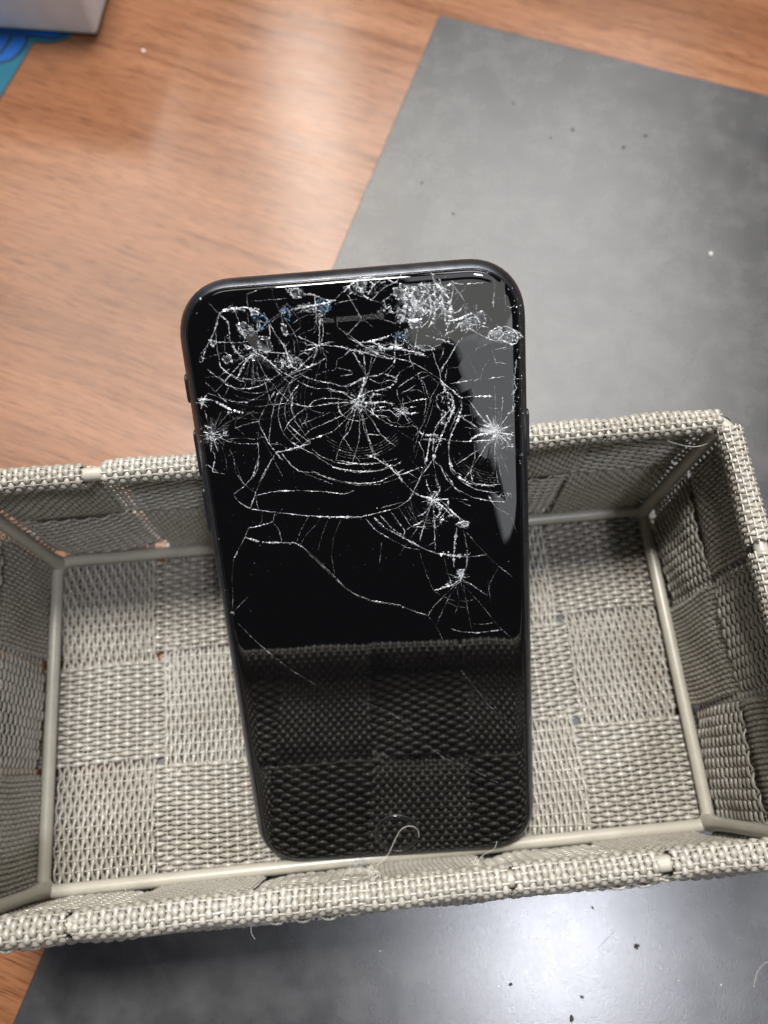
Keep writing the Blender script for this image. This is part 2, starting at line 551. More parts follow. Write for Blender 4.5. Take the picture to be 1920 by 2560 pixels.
def wall_leg(sgn, hw, taper, low_over, up_over):
    """inner leg from the floor up to the rim, over the rim wire and down outside; returns (h, z) outward positions, h>0"""
    zz = np.linspace(0.5, HT - 2.6, 60)
    xs, ys = smooth_steps(ROWZ, [1.75 if low_over else 3.7, 1.75 if up_over else 3.7], 9.0)
    off = np.interp(zz, xs, ys)
    z0 = HT - 7.0
    off = np.where(zz > z0, np.interp(zz, [z0, HT - 2.6], [np.interp(z0, xs, ys), -1.9]), off)
    h = hw + taper * zz / HT + off
    pts = list(zip(h, zz))
    rc = hw + taper
    for a in np.linspace(190, 0, 16):
        pts.append((rc + 2.4 * math.cos(math.radians(a)), HT + 2.4 * math.sin(math.radians(a))))
    for z in np.linspace(HT - 3, 1.0, 14):
        pts.append((hw + taper * z / HT + np.interp(z, [HT - 12, HT - 3], [5.2, 2.6]), z))
    for a in np.linspace(0, -80, 6):
        pts.append((hw + 2.1 + 3.1 * math.cos(math.radians(a)), 0.2 + 3.3 * math.sin(math.radians(a))))
    return pts

def smooth_path(P, it=3):
    P = P.copy()
    for _ in range(it):
        P[1:-1] = 0.25 * P[:-2] + 0.5 * P[1:-1] + 0.25 * P[2:]
    return P

def weave_of(nleg, nfloor):
    """the close-woven face shows on the inner leg and rim wrap, the open face on the floor"""
    p_in, a_in = np.full(77, 1.30), np.full(77, 0.24)
    p_out, a_out = np.full(nleg - 77, 3.2), np.full(nleg - 77, 0.30)
    pit = np.concatenate([p_in, p_out, np.full(nfloor, 2.55), p_out, p_in])
    am = np.concatenate([a_in, a_out, np.full(nfloor, 0.48), a_out, a_in])
    return pit, am

FRONTX = [-68.2, -41.5, -15.6, 10.2, 36.9, 65.3]
BACKX = [-68.4, -38.2, -11.0, 16.2, 43.1, 69.0]

def cross_straps():
    for i in range(6):
        over_up = (i % 2 == 0)
        leg = wall_leg(1, DB / 2, TY, not over_up, over_up)
        front = [(-h, z) for h, z in leg]
        back = [(h, z) for h, z in leg][::-1]
        yy = np.linspace(-DB / 2 + 1.5, DB / 2 - 1.5, 60)
        xs, ys = smooth_steps(ROWY[::-1], [1.05 if (i + r) % 2 == 0 else -0.95 for r in (2, 1, 0)], 5.5)
        fl = list(zip(yy, -3.3 + np.interp(yy, xs, ys)))
        yz = np.array(front + fl + back)
        nf = len(front)
        tx = np.concatenate([np.interp(np.arange(nf), [0, 50, 90, nf], [FRONTX[i], FRONTX[i], FRONTX[i], COLX[i]]),
                             np.full(len(fl), COLX[i]),
                             np.interp(np.arange(nf), [0, nf - 90, nf - 50, nf], [COLX[i], BACKX[i], BACKX[i], BACKX[i]])])
        P = smooth_path(np.column_stack([tx, yz[:, 0], yz[:, 1]]))
        pit, am = weave_of(nf, len(fl))
        Wd = np.tile([1.0, 0, 0], (len(P), 1))
        child(strap_mesh('cross_strap', P, Wd, 1.0, 25.6, False, i + 1, pit, am))

def long_straps():
    for j, y0 in enumerate(ROWY):
        right_up = (j % 2 == 0)
        left_up = not right_up
        right = wall_leg(1, WB / 2, TX, not right_up, right_up)
        left = wall_leg(1, WB / 2, TX, not left_up, left_up)
        L = [(-h, z) for h, z in left]
        Rr = [(h, z) for h, z in right][::-1]
        xx = np.linspace(-WB / 2 + 1.5, WB / 2 - 1.5, 120)
        xs, ys = smooth_steps(COLX, [-0.95 if (i + j) % 2 == 0 else 1.05 for i in range(6)], 5.5)
        fl = list(zip(xx, -3.3 + np.interp(xx, xs, ys)))
        xz = np.array(L + fl + Rr)
        P = smooth_path(np.column_stack([xz[:, 0], np.full(len(xz), y0), xz[:, 1]]))
        pit, am = weave_of(len(L), len(fl))
        Wd = np.tile([0, 1.0, 0], (len(P), 1))
        child(strap_mesh('long_strap', P, Wd, 1.0, 25.6, False, 20 + j, pit, am))

def hoop_straps():
    for lvl, zc in enumerate(ROWZ):
        hx = WB / 2 + TX * zc / HT
        hy = DB / 2 + TY * zc / HT
        v_even = (lvl == 1)      # upper row: odd columns show the vertical strap
        def off(vis): return 3.6 if vis else 1.75   # outward offset of the hoop where the upright strap shows / hides
        back = [off(((i % 2 == 0) == v_even)) for i in range(6)]
        right = [off(((j % 2 == 0) == v_even)) for j in range(3)]
        left = [off(((j % 2 == 1) == v_even)) for j in range(3)]
        pts = []
        def side(stations, vals, n, fn, ends):
            xs, ys = smooth_steps(stations, vals, 9.0)
            s = np.linspace(ends[0], ends[1], n)
            xs = np.concatenate([[ends[0]], xs, [ends[1]]]); ys = np.concatenate([[3.3], ys, [3.3]])
            for q in s:
                pts.append(fn(q, np.interp(q, xs, ys)))
        side(COLX, back, 110, lambda q, o: (q, hy + o), (-hx, hx))
        side([-y for y in ROWY], right, 60, lambda q, o: (hx + o, -q), (-hy, hy))
        side([-x for x in COLX[::-1]], back[::-1], 110, lambda q, o: (-q, -hy - o), (-hx, hx))
        side(ROWY[::-1], left[::-1], 60, lambda q, o: (-hx - o, q), (-hy, hy))
        P = np.array([(x, y, zc) for x, y in pts])
        P = np.concatenate([P, P[:1]])
        P = smooth_path(P, 4)
        P[:, 2] += 0.35 * np.sin(np.arange(len(P)) * 0.07 + lvl)
        # width direction follows the slightly flaring wall
        Wd = np.tile([0, 0, 1.0], (len(P), 1))
        child(strap_mesh('hoop_strap', P, Wd, 1.0, 26.2, True, 40 + lvl))

cross_straps()
long_straps()
hoop_straps()

# ================================================================== phone
PU = Vector((0.999028, -0.02493, 0.03634)); PV = Vector((-0.002824, 0.786699, 0.61733)); PN = Vector((-0.043979, -0.616833, 0.785864))
PB = Vector((4.2714, -43.0243, 2.5291)) + PV * 0.35
phone = empty('phone')
phone.matrix_world = mat4(PU, PV, PN, PB * MM)
tag(phone, 'black smartphone with shattered front glass leaning in the woven basket', 'phone')
HWD, HLEN = 33.65, 138.4

def outline(d, n=12, R=11.8, e=2.25):
    hx, hy, r = HWD - d, HLEN / 2 - d, max(R - d, 1.0)
    pts = []
    for sx, sy in ((1, 1), (-1, 1), (-1, -1), (1, -1)):
        q = []
        for k in range(n + 1):
            a = math.pi / 2 * k / n
            q.append((hx - r + r * math.cos(a) ** (2 / e), hy - r + r * math.sin(a) ** (2 / e)))
        if sx * sy < 0: q = q[::-1]
        pts += [(sx * x, sy * y + HLEN / 2) for x, y in q]
    return pts

def loft(name, prof, mat, cap0=False, cap1=False, parent=phone):
    V, F = [], []
    n = len(outline(0))
    for d, w in prof:
        V += [(x, y, w) for x, y in outline(d)]
    for k in range(len(prof) - 1):
        for i in range(n):
            F.append((k * n + i, k * n + (i + 1) % n, (k + 1) * n + (i + 1) % n, (k + 1) * n + i))
    nside = len(F)
    if cap0: F.append(tuple(range(n - 1, -1, -1)))
    if cap1: F.append(tuple((len(prof) - 1) * n + i for i in range(n)))
    o = new_obj(name, V, F, mat, parent)
    for p in o.data.polygons: p.use_smooth = True
    return o

frame = loft('frame', [(2.7, -7.15), (1.9, -6.95), (1.15, -6.5), (0.55, -5.75), (0.15, -4.8), (0, -3.65), (0.12, -2.7), (0.45, -1.85), (0.95, -1.15), (1.25, -0.82), (1.45, -0.66), (1.55, -0.60), (1.62, -0.68), (1.63, -1.0)], M_FRAME)
loft('gasket', [(1.63, -1.0), (1.64, -0.62), (1.72, -0.54), (1.88, -0.52), (1.95, -0.6), (1.96, -1.0)], M_GASKET)
glass = loft('front_glass', [(1.97, -1.0), (1.97, -0.46), (2.06, -0.33), (2.32, -0.18), (2.8, -0.075), (3.5, -0.018), (4.3, 0.0)], M_GLASS, False, True)
loft('back_glass', [(2.72, -7.1), (2.75, -7.2), (3.2, -7.28), (3.9, -7.3)], M_GLASS, False, True)

def capsule(name, u, v, du, dv, w0, w1, mat, parent=phone, bev=0.1):
    """rounded bar with half sizes du, dv in the phone plane"""
    r = min(du, dv) * 0.98
    pts = []
    for cx, cy, a0 in ((du - r, dv - r, 0), (-du + r, dv - r, 90), (-du + r, -dv + r, 180), (du - r, -dv + r, 270)):
        for k in range(7):
            a = math.radians(a0 + 15 * k)
            pts.append((cx + r * math.cos(a), cy + r * math.sin(a)))
    n = len(pts)
    V = [(u + x, v + y, w0) for x, y in pts] + [(u + x, v + y, w1 - bev) for x, y in pts] + [(u + x * (1 - bev / du), v + y * (1 - bev / dv), w1) for x, y in pts]
    F = []
    for k in range(2):
        F += [(k * n + i, k * n + (i + 1) % n, (k + 1) * n + (i + 1) % n, (k + 1) * n + i) for i in range(n)]
    F.append(tuple(2 * n + i for i in range(n)))
    return new_obj(name, V, F, mat, parent)

def side_button(name, side, v, half, wc=-3.7, proud=0.36, hw=1.25):
    r = hw * 0.95
    pts = []
    for cx, cy, a0 in ((hw - r, half - r, 0), (-hw + r, half - r, 90), (-hw + r, -half + r, 180), (hw - r, -half + r, 270)):
        for k in range(7):
            a = math.radians(a0 + 15 * k)
            pts.append((cx + r * math.cos(a), cy + r * math.sin(a)))
    n = len(pts)
    V = []
    for ux, sc in ((HWD - 0.6, 1.0), (HWD + proud - 0.15, 1.0), (HWD + proud, 0.86)):
        V += [(side * ux, v + y * (1 - (1 - sc) * 0.25), wc + x * sc) for x, y in pts]
    F = []
    for k in range(2):
        F += [(k * n + i, k * n + (i + 1) % n, (k + 1) * n + (i + 1) % n, (k + 1) * n + i) for i in range(n)]
    F.append(tuple(2 * n + i for i in range(n)))
    return new_obj(name, V, F, M_BUTTON, phone)

side_button('mute_switch', -1, 118.0, 2.9)
side_button('volume_button', -1, 104.6, 5.0)
side_button('volume_button', -1, 92.4, 5.0)
side_button('side_button', 1, 103.6, 5.0)

ear = capsule('earpiece', 0, 129.4, 6.0, 0.48, -0.1, 0.030, M_MESH, phone, 0.02)
capsule('earpiece_lip', 0, 129.4, 6.3, 0.72, -0.1, 0.018, M_RING, ear, 0.01)

def disc(name, u, v, prof, mat, parent=phone, n=48):
    V, F = [], []
    for r, w in prof:
        V += [(u + r * math.cos(2 * math.pi * k / n), v + r * math.sin(2 * math.pi * k / n), w) for k in range(n)]
    m = len(prof)
    for k in range(m - 1):
        F += [(k * n + i, k * n + (i + 1) % n, (k + 1) * n + (i + 1) % n, (k + 1) * n + i) for i in range(n)]
    V.append((u, v, prof[-1][1]))
    c = len(V) - 1
    F += [((m - 1) * n + i, (m - 1) * n + (i + 1) % n, c) for i in range(n)]
    return new_obj(name, V, F, mat, parent, True)

home = disc('home_button', 0.15, 8.4, [(5.05, 0.004), (5.0, 0.085), (4.2, 0.068), (3.2, 0.050), (2.2, 0.037), (1.1, 0.029), (0.3, 0.027)], M_GLASS)
ringV, ringF = tube([(0.15 + 5.3 * math.cos(a), 8.4 + 5.3 * math.sin(a), 0.03) for a in np.linspace(0, 2 * math.pi, 64, endpoint=False)], 0.12, 8, True)
link_mesh('button_ring', np_mesh('button_ring', ringV, ringF), M_RING, home)
disc('front_camera', -8.8, 129.5, [(0.9, 0.002), (0.88, 0.008), (0.4, 0.006)], M_GLASS)

# ------------------------------------------------------------------ cracks in the front glass, in millimetres on the glass (u across, v up)
CRACKS = """
2 -22.1,133.57 -24.81,132.22 -25.92,129.39 -27.99,126.37 -29.65,124.66 -29.86,123.29 -29.25,123.47 -28.62,125.27 -26.21,128.96 -25.4,131.37 -24.34,132.3
3 -24.8,132.33 -23.36,132.78 -21.5,132.96 -19.45,132.92 -17.51,131.99 -16.67,131.37 -15.64,130.39
1 -19.12,135.32 -19.3,133.13 -19.61,129.12
1 -19.12,135.32 -16.76,136.01 -14.65,136.51 -14.1,135.48
3 -24.64,131.87 -23.41,130.77 -23.32,128.96 -23.46,127.16 -22.8,125.28 -22.03,124.06
2 -25.92,129.39 -26.13,127.14 -26.14,125.54 -26.06,123.69 -26.03,122.29 -25.2,121.53 -23.97,120.26 -22.9,119.47 -21.78,119.03
2 -26.17,126.91 -25.13,126.83 -23.53,126.71 -21,126.51 -20.05,126.66
2 -19.43,124.32 -21.99,122.67 -23.6,121.17 -25.76,119.22 -27.67,117.48
3 -19.43,124.32 -21.59,122.17 -22.8,120.17 -23.6,119.52
1 -19.43,124.32 -20.34,122.77 -21.2,119.81
1 -19.43,124.32 -19.58,123.18 -19.87,118.29
2 -19.2,124.3 -18.83,123.58 -17.64,119.99 -16.65,118.5
3 -18.94,124.51 -18.07,123.98 -16.4,122.46 -14.53,120.45 -12.78,119.38
2 -28.53,122.02 -27.62,121.02 -26.39,119.74 -25.14,118.58 -23.12,117.83 -20.78,117.65 -18.85,117.97 -17.34,118.68 -15.58,119.6 -14.33,120.2
2 -26.03,122.29 -24.81,120.91 -22.85,119.82 -20.55,119.4 -18.65,119.49 -17.18,119.96
1 -26.2,116.17 -23.95,115.27 -21.59,115.09 -19.12,115.85 -17.06,117.12 -15.72,118.43 -13.48,119.43 -11.5,120.21
2 -15.64,130.39 -15.15,128.78 -14.22,126.89 -13.26,125.22 -12.94,124.04 -11.53,122.08
2 -15.41,129.47 -14.63,127.38 -13.64,125.93 -12.91,124.27
2 -13.2,131.54 -15.19,130.35 -17.47,128.73 -18.93,128.17
1 -14.34,135.39 -13.58,132.24 -13,131.3 -12.07,129.44 -11.31,128.03 -10.6,126.15 -10.46,124.31 -10.44,123.39
2 -18.25,124.46 -16.17,124.3 -13.42,123.85 -12.96,123.81
3 -13.18,125.9 -12.94,124.04 -12.66,122.4 -12.33,121.21 -11.22,120.66
2 -16.83,122.73 -14.88,121.41 -13.13,120.34 -11.24,120.43 -9.9,121.95
2 -12.1,136.96 -11.61,135.4 -10.2,133.75 -9.05,133.88
2 -11.35,135.6 -9.97,135.82 -9.13,135.21 -8.77,134.3 -9.52,133.7
3 -13,131.3 -11.33,131.84 -9.47,132.14 -7.85,132.24 -6.02,132.32 -3.45,132.78 -2.53,132.93
3 -8.77,134.3 -7.17,134.4 -5.2,133.58 -3.45,132.78
2 -2.48,133.37 -0.78,134.56 0.43,135.34 1.63,136.12
1 -2.34,132.48 -0.03,132.74 1.8,132.82
1 -11.16,129.37 -8.96,130.54 -6.18,130.77 -4.65,129.98
1 -10.52,126.83 -8.82,127.6 -7.39,127.95 -5.99,130.31
3 -5.81,129.85 -6.27,127.63 -6.51,125.38 -6.81,124.71
2 -5.47,129.82 -5.52,127.12 -6.16,125.35
2 -10.52,126.83 -8.99,126.03 -7.89,125.48 -6.79,124.83
2 -6.55,124.92 -5.86,124.87 -3.34,124.44 -0.85,123.79 1.87,122.88 4.12,122.13
2 -6.55,124.92 -8.49,124.16 -10.37,124.07
2 -6.81,124.71 -8.41,122.76 -9.93,121.72 -11.24,120.43
1 -6.58,124.69 -7.74,122.48 -8.61,120.92
2 -6.55,124.92 -4.41,125.44
1 -6.02,124.42 -5.63,122.55 -5.42,122.3 -5.79,119.77 -5.89,117.65 -5.23,115.94 -5.25,114.51
3 -5.65,122.32 -6.77,121.71 -8.84,120.94 -11.27,120.2 -12.71,119.96
1 -6.6,122.16 -7.31,119.88 -8.06,118.3
2 -11.27,120.2 -10.21,119.17 -8.18,118.31 -6.12,117.67 -4.5,117.31 -3.15,116.61 -1.5,116.6 -0.03,117.19 1.46,118.02
2 -12.78,119.38 -11.25,118.31 -9.71,117.25 -7.65,116.61 -5.77,116.46 -3.94,115.84 -1.86,115.2 -0.51,114.38
1 -11.27,120.2 -13.5,119.2 -15.57,117.71 -17.06,117.12
1 -9.15,120.26 -11.61,119.28 -14.16,117.6 -16.21,116.33
1 -9.69,119.6 -12.16,118.62 -14.72,116.93 -16.65,114.7
2 -15.92,116.79 -17.3,115.23 -18.45,113.63 -19.64,111.79 -19.97,111.09 -19.89,109.86 -19.15,108.08 -18.53,106.29 -17.42,104.46
2 -14.95,116.95 -15.5,116.28 -16.44,114.44 -17.21,112.08 -17.86,109.7 -18.37,107.52 -18.41,106.28
2 -13.2,117.76 -14.62,115.73 -15.55,113.89 -16.02,111.99 -15.93,109.79 -15.3,108.02 -14.27,106.45 -12.7,105.33 -11.58,104.49 -9.97,103.61
2 -11.33,117.61 -12.95,115.84 -14.35,114.03 -14.78,112.38 -14.53,110.41 -13.69,109.37 -12.43,107.79 -11.1,106.69 -10.24,105.63
2 -11.93,116.47 -12.79,115.11 -13.28,112.98 -13.05,110.78 -12.02,109.23 -11.23,107.69 -10.19,106.12
2 -16.42,118.49 -15.45,116.75 -13.98,115.08 -12.9,114.16 -11.32,113.43 -9.68,113.18 -7.52,113.25 -5.12,113.42 -3.22,113.39
2 -10.41,113 -12.47,111.71 -14.06,110.37 -15.21,108.75
2 -10.41,113 -10.19,111.77 -10.67,110.59 -11.76,109.46
2 -10.38,113.24 -8.83,112.15 -6.97,111.64
2 -9.68,113.18 -9.1,114.1 -7.39,114.56 -5.02,114.49 -2.68,114.07 -0.36,113.4
2 -29.23,117.36 -27.77,116.77 -26.23,115.93 -24.42,115.31 -21.63,114.85
4 -31.2,116.09 -29.99,116.23 -28.15,115.85 -26.64,114.77 -25.12,113.68 -22.84,112.9
3 -29.11,117.35 -30.23,116.25 -30.99,114.39
1 -24.96,118.21 -25.6,117.08 -26.43,116.19
1 -21.61,113.16 -20.82,111.89 -19.97,111.09
1 -29.62,109.16 -30.32,114.09
1 -29.62,109.16 -29.35,112.56
2 -29.62,109.16 -28,111.97 -27.05,113.59
1 -29.62,109.16 -25.36,113.7
1 -29.34,109.39 -26.44,111.12 -22.86,112.78
2 -29.62,109.16 -26.58,110.15 -26.07,110.35
2 -29.62,109.16 -26.31,108.65
2 -29.62,109.16 -26.49,107.43
2 -29.62,109.16 -27.55,106.77
2 -29.62,109.16 -28.93,105.63
2 -29.62,109.16 -30.37,105.75
2 -29.62,109.16 -31.22,107.31
3 -29.62,109.16 -31.21,109.78
2 -24.92,110.02 -22.92,110.59 -19.97,111.09
1 -26.66,107.94 -23.99,107.97 -21.16,107.5
1 -26.73,107.45 -23.68,106.71 -20.56,106.46
2 -20.12,109.88 -20.68,107.46 -20.82,104.48 -21.48,101.25 -22.68,99.56 -24.59,98.18
1 -21.52,106.53 -20.31,106.56
1 -20.41,107.68 -19.18,107.83 -18.47,106.79
2 -17.42,104.46 -18.9,102.31 -20.36,100.4 -21.6,98.45
3 -17.42,104.46 -14.71,104.74 -12.46,105.31 -10.48,105.65
2 -17.42,104.46 -16.18,102.6
1 -18.17,106.26 -16.25,106.11 -14.92,105.01
1 -26.46,105.93 -25.84,103.37 -25.29,100.28 -24.59,98.18
1 -28.06,106.56 -27.63,104.52 -27.54,101.74
2 -30.13,105.73 -29.52,104.93 -30.01,103.2 -30.76,101.49 -28.16,100.77
3 -31.38,103.06 -30.65,102.24 -29.75,101.66
2 -16.24,104.11 -14.6,101.46 -13.05,100.06 -10.87,99.76 -9.91,99.55
2 -9.91,99.55 -8.99,98.97 -5.95,97.44 -1.84,96.59 2.08,96.54
2 -10.11,104.62 -8.58,102.99 -5.8,101.51 -2.69,100.75 0.97,100.71 2.42,100.85
2 -9.97,103.61 -7.74,101.67 -5.68,100.23 -2.82,99.37 2.28,99.08
2 -0.12,113.39 -1.69,114.47 -3.02,115.53 -5.82,115.99
2 -0.12,113.39 -4.16,113.47 -6.29,113.63
2 -0.12,113.39 -3.21,110.97 -5.94,109.97 -9.93,108.57 -11.52,107.22
2 -0.12,113.39 -2.3,110.41 -5.68,107.74 -10.65,106.41 -13.27,104.63
2 -0.12,113.39 -1.37,110.1 -2.31,107.72 -4.19,105.64 -5.15,103.22 -5.64,101.88
1 -0.12,113.39 0.04,109.74 -0.22,106.81 -1.19,103.91 -2.43,100.99
2 -0.12,113.39 0.77,109.93 1.22,106.7 2.14,103.14 2.54,102.35
1 -5.64,101.88 -4.32,101.64 -2.19,100.97
2 -3.58,114.62 -4.19,113.23 -3.87,111.51 -2.56,110.19 -0.94,109.57 0.75,109.68 2.26,110.54
3 1.69,118 0.93,115.93 0.19,114.32 -0.12,113.39
2 1.83,122.42 1.87,120.1 1.71,118.24
2 -0.21,123.05 0.57,121.36 1.62,119.88 1.99,118.68
2 -1.5,116.6 0.48,117.62 2.18,118.2 3.81,118.3
1 -26.45,134.35 -25.2,132.7 -24,131.49
2 -13.69,109.37 -11.55,106.98 -9.98,105.86
2 -14.65,109.44 -12.99,107.09 -11.93,105.77
1 -14.24,106.7 -11.55,109.19
1 -13.37,105.88 -10.99,107.67
3 -0.94,134.35 0.29,135.35 1.49,136.13 2.66,136.59 4.91,136.41 5.8,136.24
2 4.38,132.62 5.61,133.85 7.28,134.81 8.44,135.16
3 1.49,136.13 2.45,134.09 3.03,132.95 4.36,132.4
3 3.95,135.73 4.83,135.44 4.29,134.39 3.54,133.57
3 7.3,136.55 7.79,135.65 8.89,135.13 10.14,136.77
3 15.86,134.15 16.21,132.15 16.2,129.93 15.5,127.74 14.27,126.26
3 13.63,134.76 14.91,133.35 15.26,131.56 15.26,129.56 14.59,127.81 13.13,126.57
4 15.54,136.57 16.34,134.55 17.61,132.92 18.69,131.73 19.05,129.71 18.74,127.94 17.94,125.75
3 17.06,135.37 17.44,134.03 17.82,132.46
4 17.14,132.52 17.48,130.28 17.82,128.01 17.88,126.88
2 19.3,134.76 19.95,134.27 21.76,134.02
2 19.29,134.54 20.35,132.93 21.2,131.76 21.83,130.38 22.46,129 23.12,128.27
2 19.39,131.9 20.34,132.71
2 19.24,128.8 20.63,129.14 21.6,130.4
3 18.49,127.51 20.1,127.61 21.74,128.16 22.91,128.74 24.01,127.53 24.43,126.37 22.82,126.5 21.45,126.83 20.53,126.9
2 21.43,126.38 22.78,125.59 23.69,125.07 24.42,126.15 26.02,125.68
3 20.53,126.9 19.55,125.62 17.91,125.29 17.65,124.63
2 21.12,124.59 22.32,125.63
2 22.55,125.61 24.13,124.58 25.95,123.53 28.01,122.68 28.7,122.28
3 25.99,124.66 27.4,125.46 29.25,125.66 30.62,124.98 31.52,123.78 31.49,122.4 30.56,122.02 28.95,122.83 27.1,123.21 25.73,123.77 25.99,124.66
2 28.67,121.24 30.55,121.56 30.77,121.08
3 13.97,125.15 15.33,124.58 17.15,123.98 18.28,123.44 19.42,122.78
3 18.32,124.12 17.82,123.47 18.53,123.65
2 21.11,124.36 19.65,122.87 18.89,121.55 17.89,120.24 17.12,118.9 16.35,117.55
2 19.41,122.66 18.64,121.11 17.64,119.79 16.38,118.25
2 16.25,120.13 17.01,121.23 17.31,122.59
2 15.17,121.84 15.54,119.96 16.36,117.79 16.3,116.61
3 1.18,124.77 3.74,124.8 5.87,125.32 7.53,125.76
2 -1.6,127.27 -0.33,126.03 1.18,124.77 2.71,123.51 4.47,122.22 6.74,121.34 7.9,121.25
2 2.82,124.88 3.17,123.47 4.93,122.18
4 3.72,124.58 5.95,123.25 7.81,123.34 9.63,122.74 11.69,122.11 13.74,121.26
3 8.21,125.6 8.11,124.23 7.76,122.65 7.9,121.25
2 -1.92,123.87 0.35,123.23 2.4,122.61 3.98,122.02 6.04,121.4 7.89,121.14
2 7.9,121.25 9.04,120.93 10.65,120.46 12.23,119.52 14.03,118.21 15.61,117.02 16.29,116.5
2 10.53,122.2 10.65,120.46 11.3,119.59 11.25,118.89
2 7.88,121.02 7.1,119.92 5.36,118.65 3.9,118.06 2.5,118.17
2 -0.13,123.04 0.85,120.88 1.62,118.95 2.26,118.19
2 3.38,121.84 2.77,120.03 2.4,118.42
2 -2.59,116.68 -0.41,117.22 1.31,118.03 2.26,118.19
3 2.26,118.19 1.15,116.15 0.28,114.31 -0.28,113.4
2 2.46,117.71 4.26,116.62 6.19,117.17 7.82,116.81
3 5.58,118.4 7.4,117.55 8.07,117.03 7.06,116.16 4.87,115.38 2.74,115.31
2 7.6,117.06 8.4,118.41 9.87,119.24 11.06,119.61
2 7.97,115.61 9.69,116.66 11.65,117.69 12.63,118.32 14.02,117.97
2 11.88,117.67 12.53,116.68 13.19,115.91 13.56,114.22 13.73,113.01 14.66,112.69
2 12.53,116.68 12.88,114.75 13.26,113.05 13.14,111.13 12.58,109.72
2 7.7,115.16 7.82,113.48 8.44,112.22 8.36,111.02
2 8.44,112.22 10.37,112.55 12.3,112.88 13.49,112.91
2 8.36,114.39 9.57,114.77 11.53,115.81
3 0.28,114.31 2.01,115.13 2.97,115.29 3.39,114.55 2.13,113.69
3 -0.28,113.4 0.89,113.07 3.01,112.9 4.93,112.99 6.79,112.36
3 3.01,112.9 3.41,111.9 5.33,111.99
2 2.4,111.25 4.09,111.36 6.22,111.19 6.87,110.17 8.33,110.54
3 8.35,110.78 9.82,111.39 11.26,111.52
3 8.35,110.78 10.22,110.15 11.66,110.28
2 8.35,110.78 9.2,109.25 10.07,107.96 11,107.4
2 8.35,110.78 7.55,109.63 6.43,110.69
2 8.35,110.78 7.43,111.34
2 2.11,110.55 4.01,110.4 5.88,109.76
2 -0.28,113.4 0.4,110.2 0.67,107.73 1.23,105.71 1.77,103.42 2.39,102.11
1 -0.28,113.4 -0.03,110.72 -0.37,106.83 -1.11,103.9 -2.34,100.98
2 -0.28,113.4 2.49,109.3 3.51,107.01 4.83,105.42 6.65,103.78
1 -0.28,113.4 -1.74,110.37 -2.92,108.01 -3.53,106.58
2 -0.28,113.4 3.95,109.67 6.23,108.02 8.37,107.61 10.3,107.7
2 1.31,106.69 3.7,106.38
2 0.47,102.52 2.16,102.26 3.93,103.12
3 0.94,102.23 2.37,101.86 3.5,100.76 5.13,99.62 6.48,97.98 7.6,96.35
2 -4.02,101.37 -1.61,100.92 0.79,100.47 3.99,100.72 6.71,101.26
2 -4.16,99.86 -0.55,99.06 3.12,99.01 6.12,99.79 7.65,100.68
2 -4.39,97.32 -0.77,96.51 2.94,96.72 5.49,97.8 8.01,98.88
1 16.29,116.38 15.24,114.56 14.2,112.97 13.3,109.66 12.21,107.55 10.91,105.92
1 14.44,112.95 13.06,109.68 11.39,105.89 10.24,102.99
1 14.9,112.68 13.75,109.14 12.38,106.3 10.35,100.97
3 16.29,116.38 17.4,115.11 19.22,113.53 20.12,112.5 22.03,112.71 26.3,112.37
3 16.29,116.38 16.93,115.14 17.12,114.18 15.66,113.57 15.11,112.18 15.97,110.42
3 17.11,113.94 18.04,113.63 18.68,112.14 18.65,111.42 17.88,110.27 16.62,109.15 15.35,107.79 14.55,106.37 14.16,103.68
3 18.87,111.16 18.07,109.28 16.75,106.94 15.66,104.55 14.56,102.14 13.97,100.17
3 20.11,112.26 20.3,111.04 19.74,109.15 18.93,107.26 17.88,105.37 17.3,103.43 17.16,100.68 17.77,98.09 19.16,96.19 21.07,94.74 24.99,94.04 27.46,94.23
2 19.81,110.84 18.75,108.49 17.67,106.13
2 19.1,110.9 17.57,108.83 15.95,105.52
2 18.13,115.52 20.03,115.61 22.4,115.9 24.05,116
2 28.77,116.1 25.7,115.87
2 26.92,105.14 24.25,108.06 21.31,112.41
2 26.92,105.14 24.93,107.02 22.88,109.87
3 26.92,105.14 24.99,108.73
4 26.92,105.14 25.42,107.23
3 26.92,105.14 26.66,108.6
1 26.92,105.14 26.84,114.6
2 26.92,105.14 27.82,107.28 28.43,112.08
3 26.92,105.14 29.79,109.08
3 26.92,105.14 30.2,106.36
3 26.92,105.14 30.39,104.12
2 26.92,105.14 29.86,101.92
2 26.92,105.14 28.42,102.54
4 26.92,105.14 24.44,106.82
4 26.92,105.14 23.89,104.89 21.69,104.07
3 26.92,105.14 24.16,105.61 19.73,108.91
2 26.92,105.14 20.59,106.63
3 26.9,104.65 25.3,103.53 22.88,103.6
2 26.92,105.14 26.44,101.19 26.57,97.38 26.98,94.52
2 26.9,104.65 25.03,102.81 23.24,100.19 21.44,97.79 20.13,95.85
2 26.9,104.65 26.02,103.23 22.8,101.48 18.55,99.04
1 27.02,104.64 27.64,100.59 29.23,95.89
1 27.02,104.64 27.14,100.13 27.76,96.01
2 22.37,103.02 22.52,100.5 21.4,97.03 21.82,95.2
2 14.16,103.68 15.67,104.8 17.09,104.19 20.46,103.67 24.09,103.51 26.51,103.69
3 11,107.4 11.87,105.85 13.3,105.49 14.75,105.62 15.42,104.57
2 11.3,104.4 12.14,102.34 12.25,100.06 12.68,99.01
3 13.76,105.2 13.14,102.76 12.48,99.79
2 14.75,105.62 14.13,103.18 13.99,100.68 12.92,98.99 11.35,97.33 10.77,95.83
2 13.98,100.43 15.36,98.79 16.73,96.89 17.86,94.74
1 13.97,100.17 14.31,97.6 14.42,95.02
2 7.7,97.88 9.46,98.5 11.46,99.11 12.68,99.01
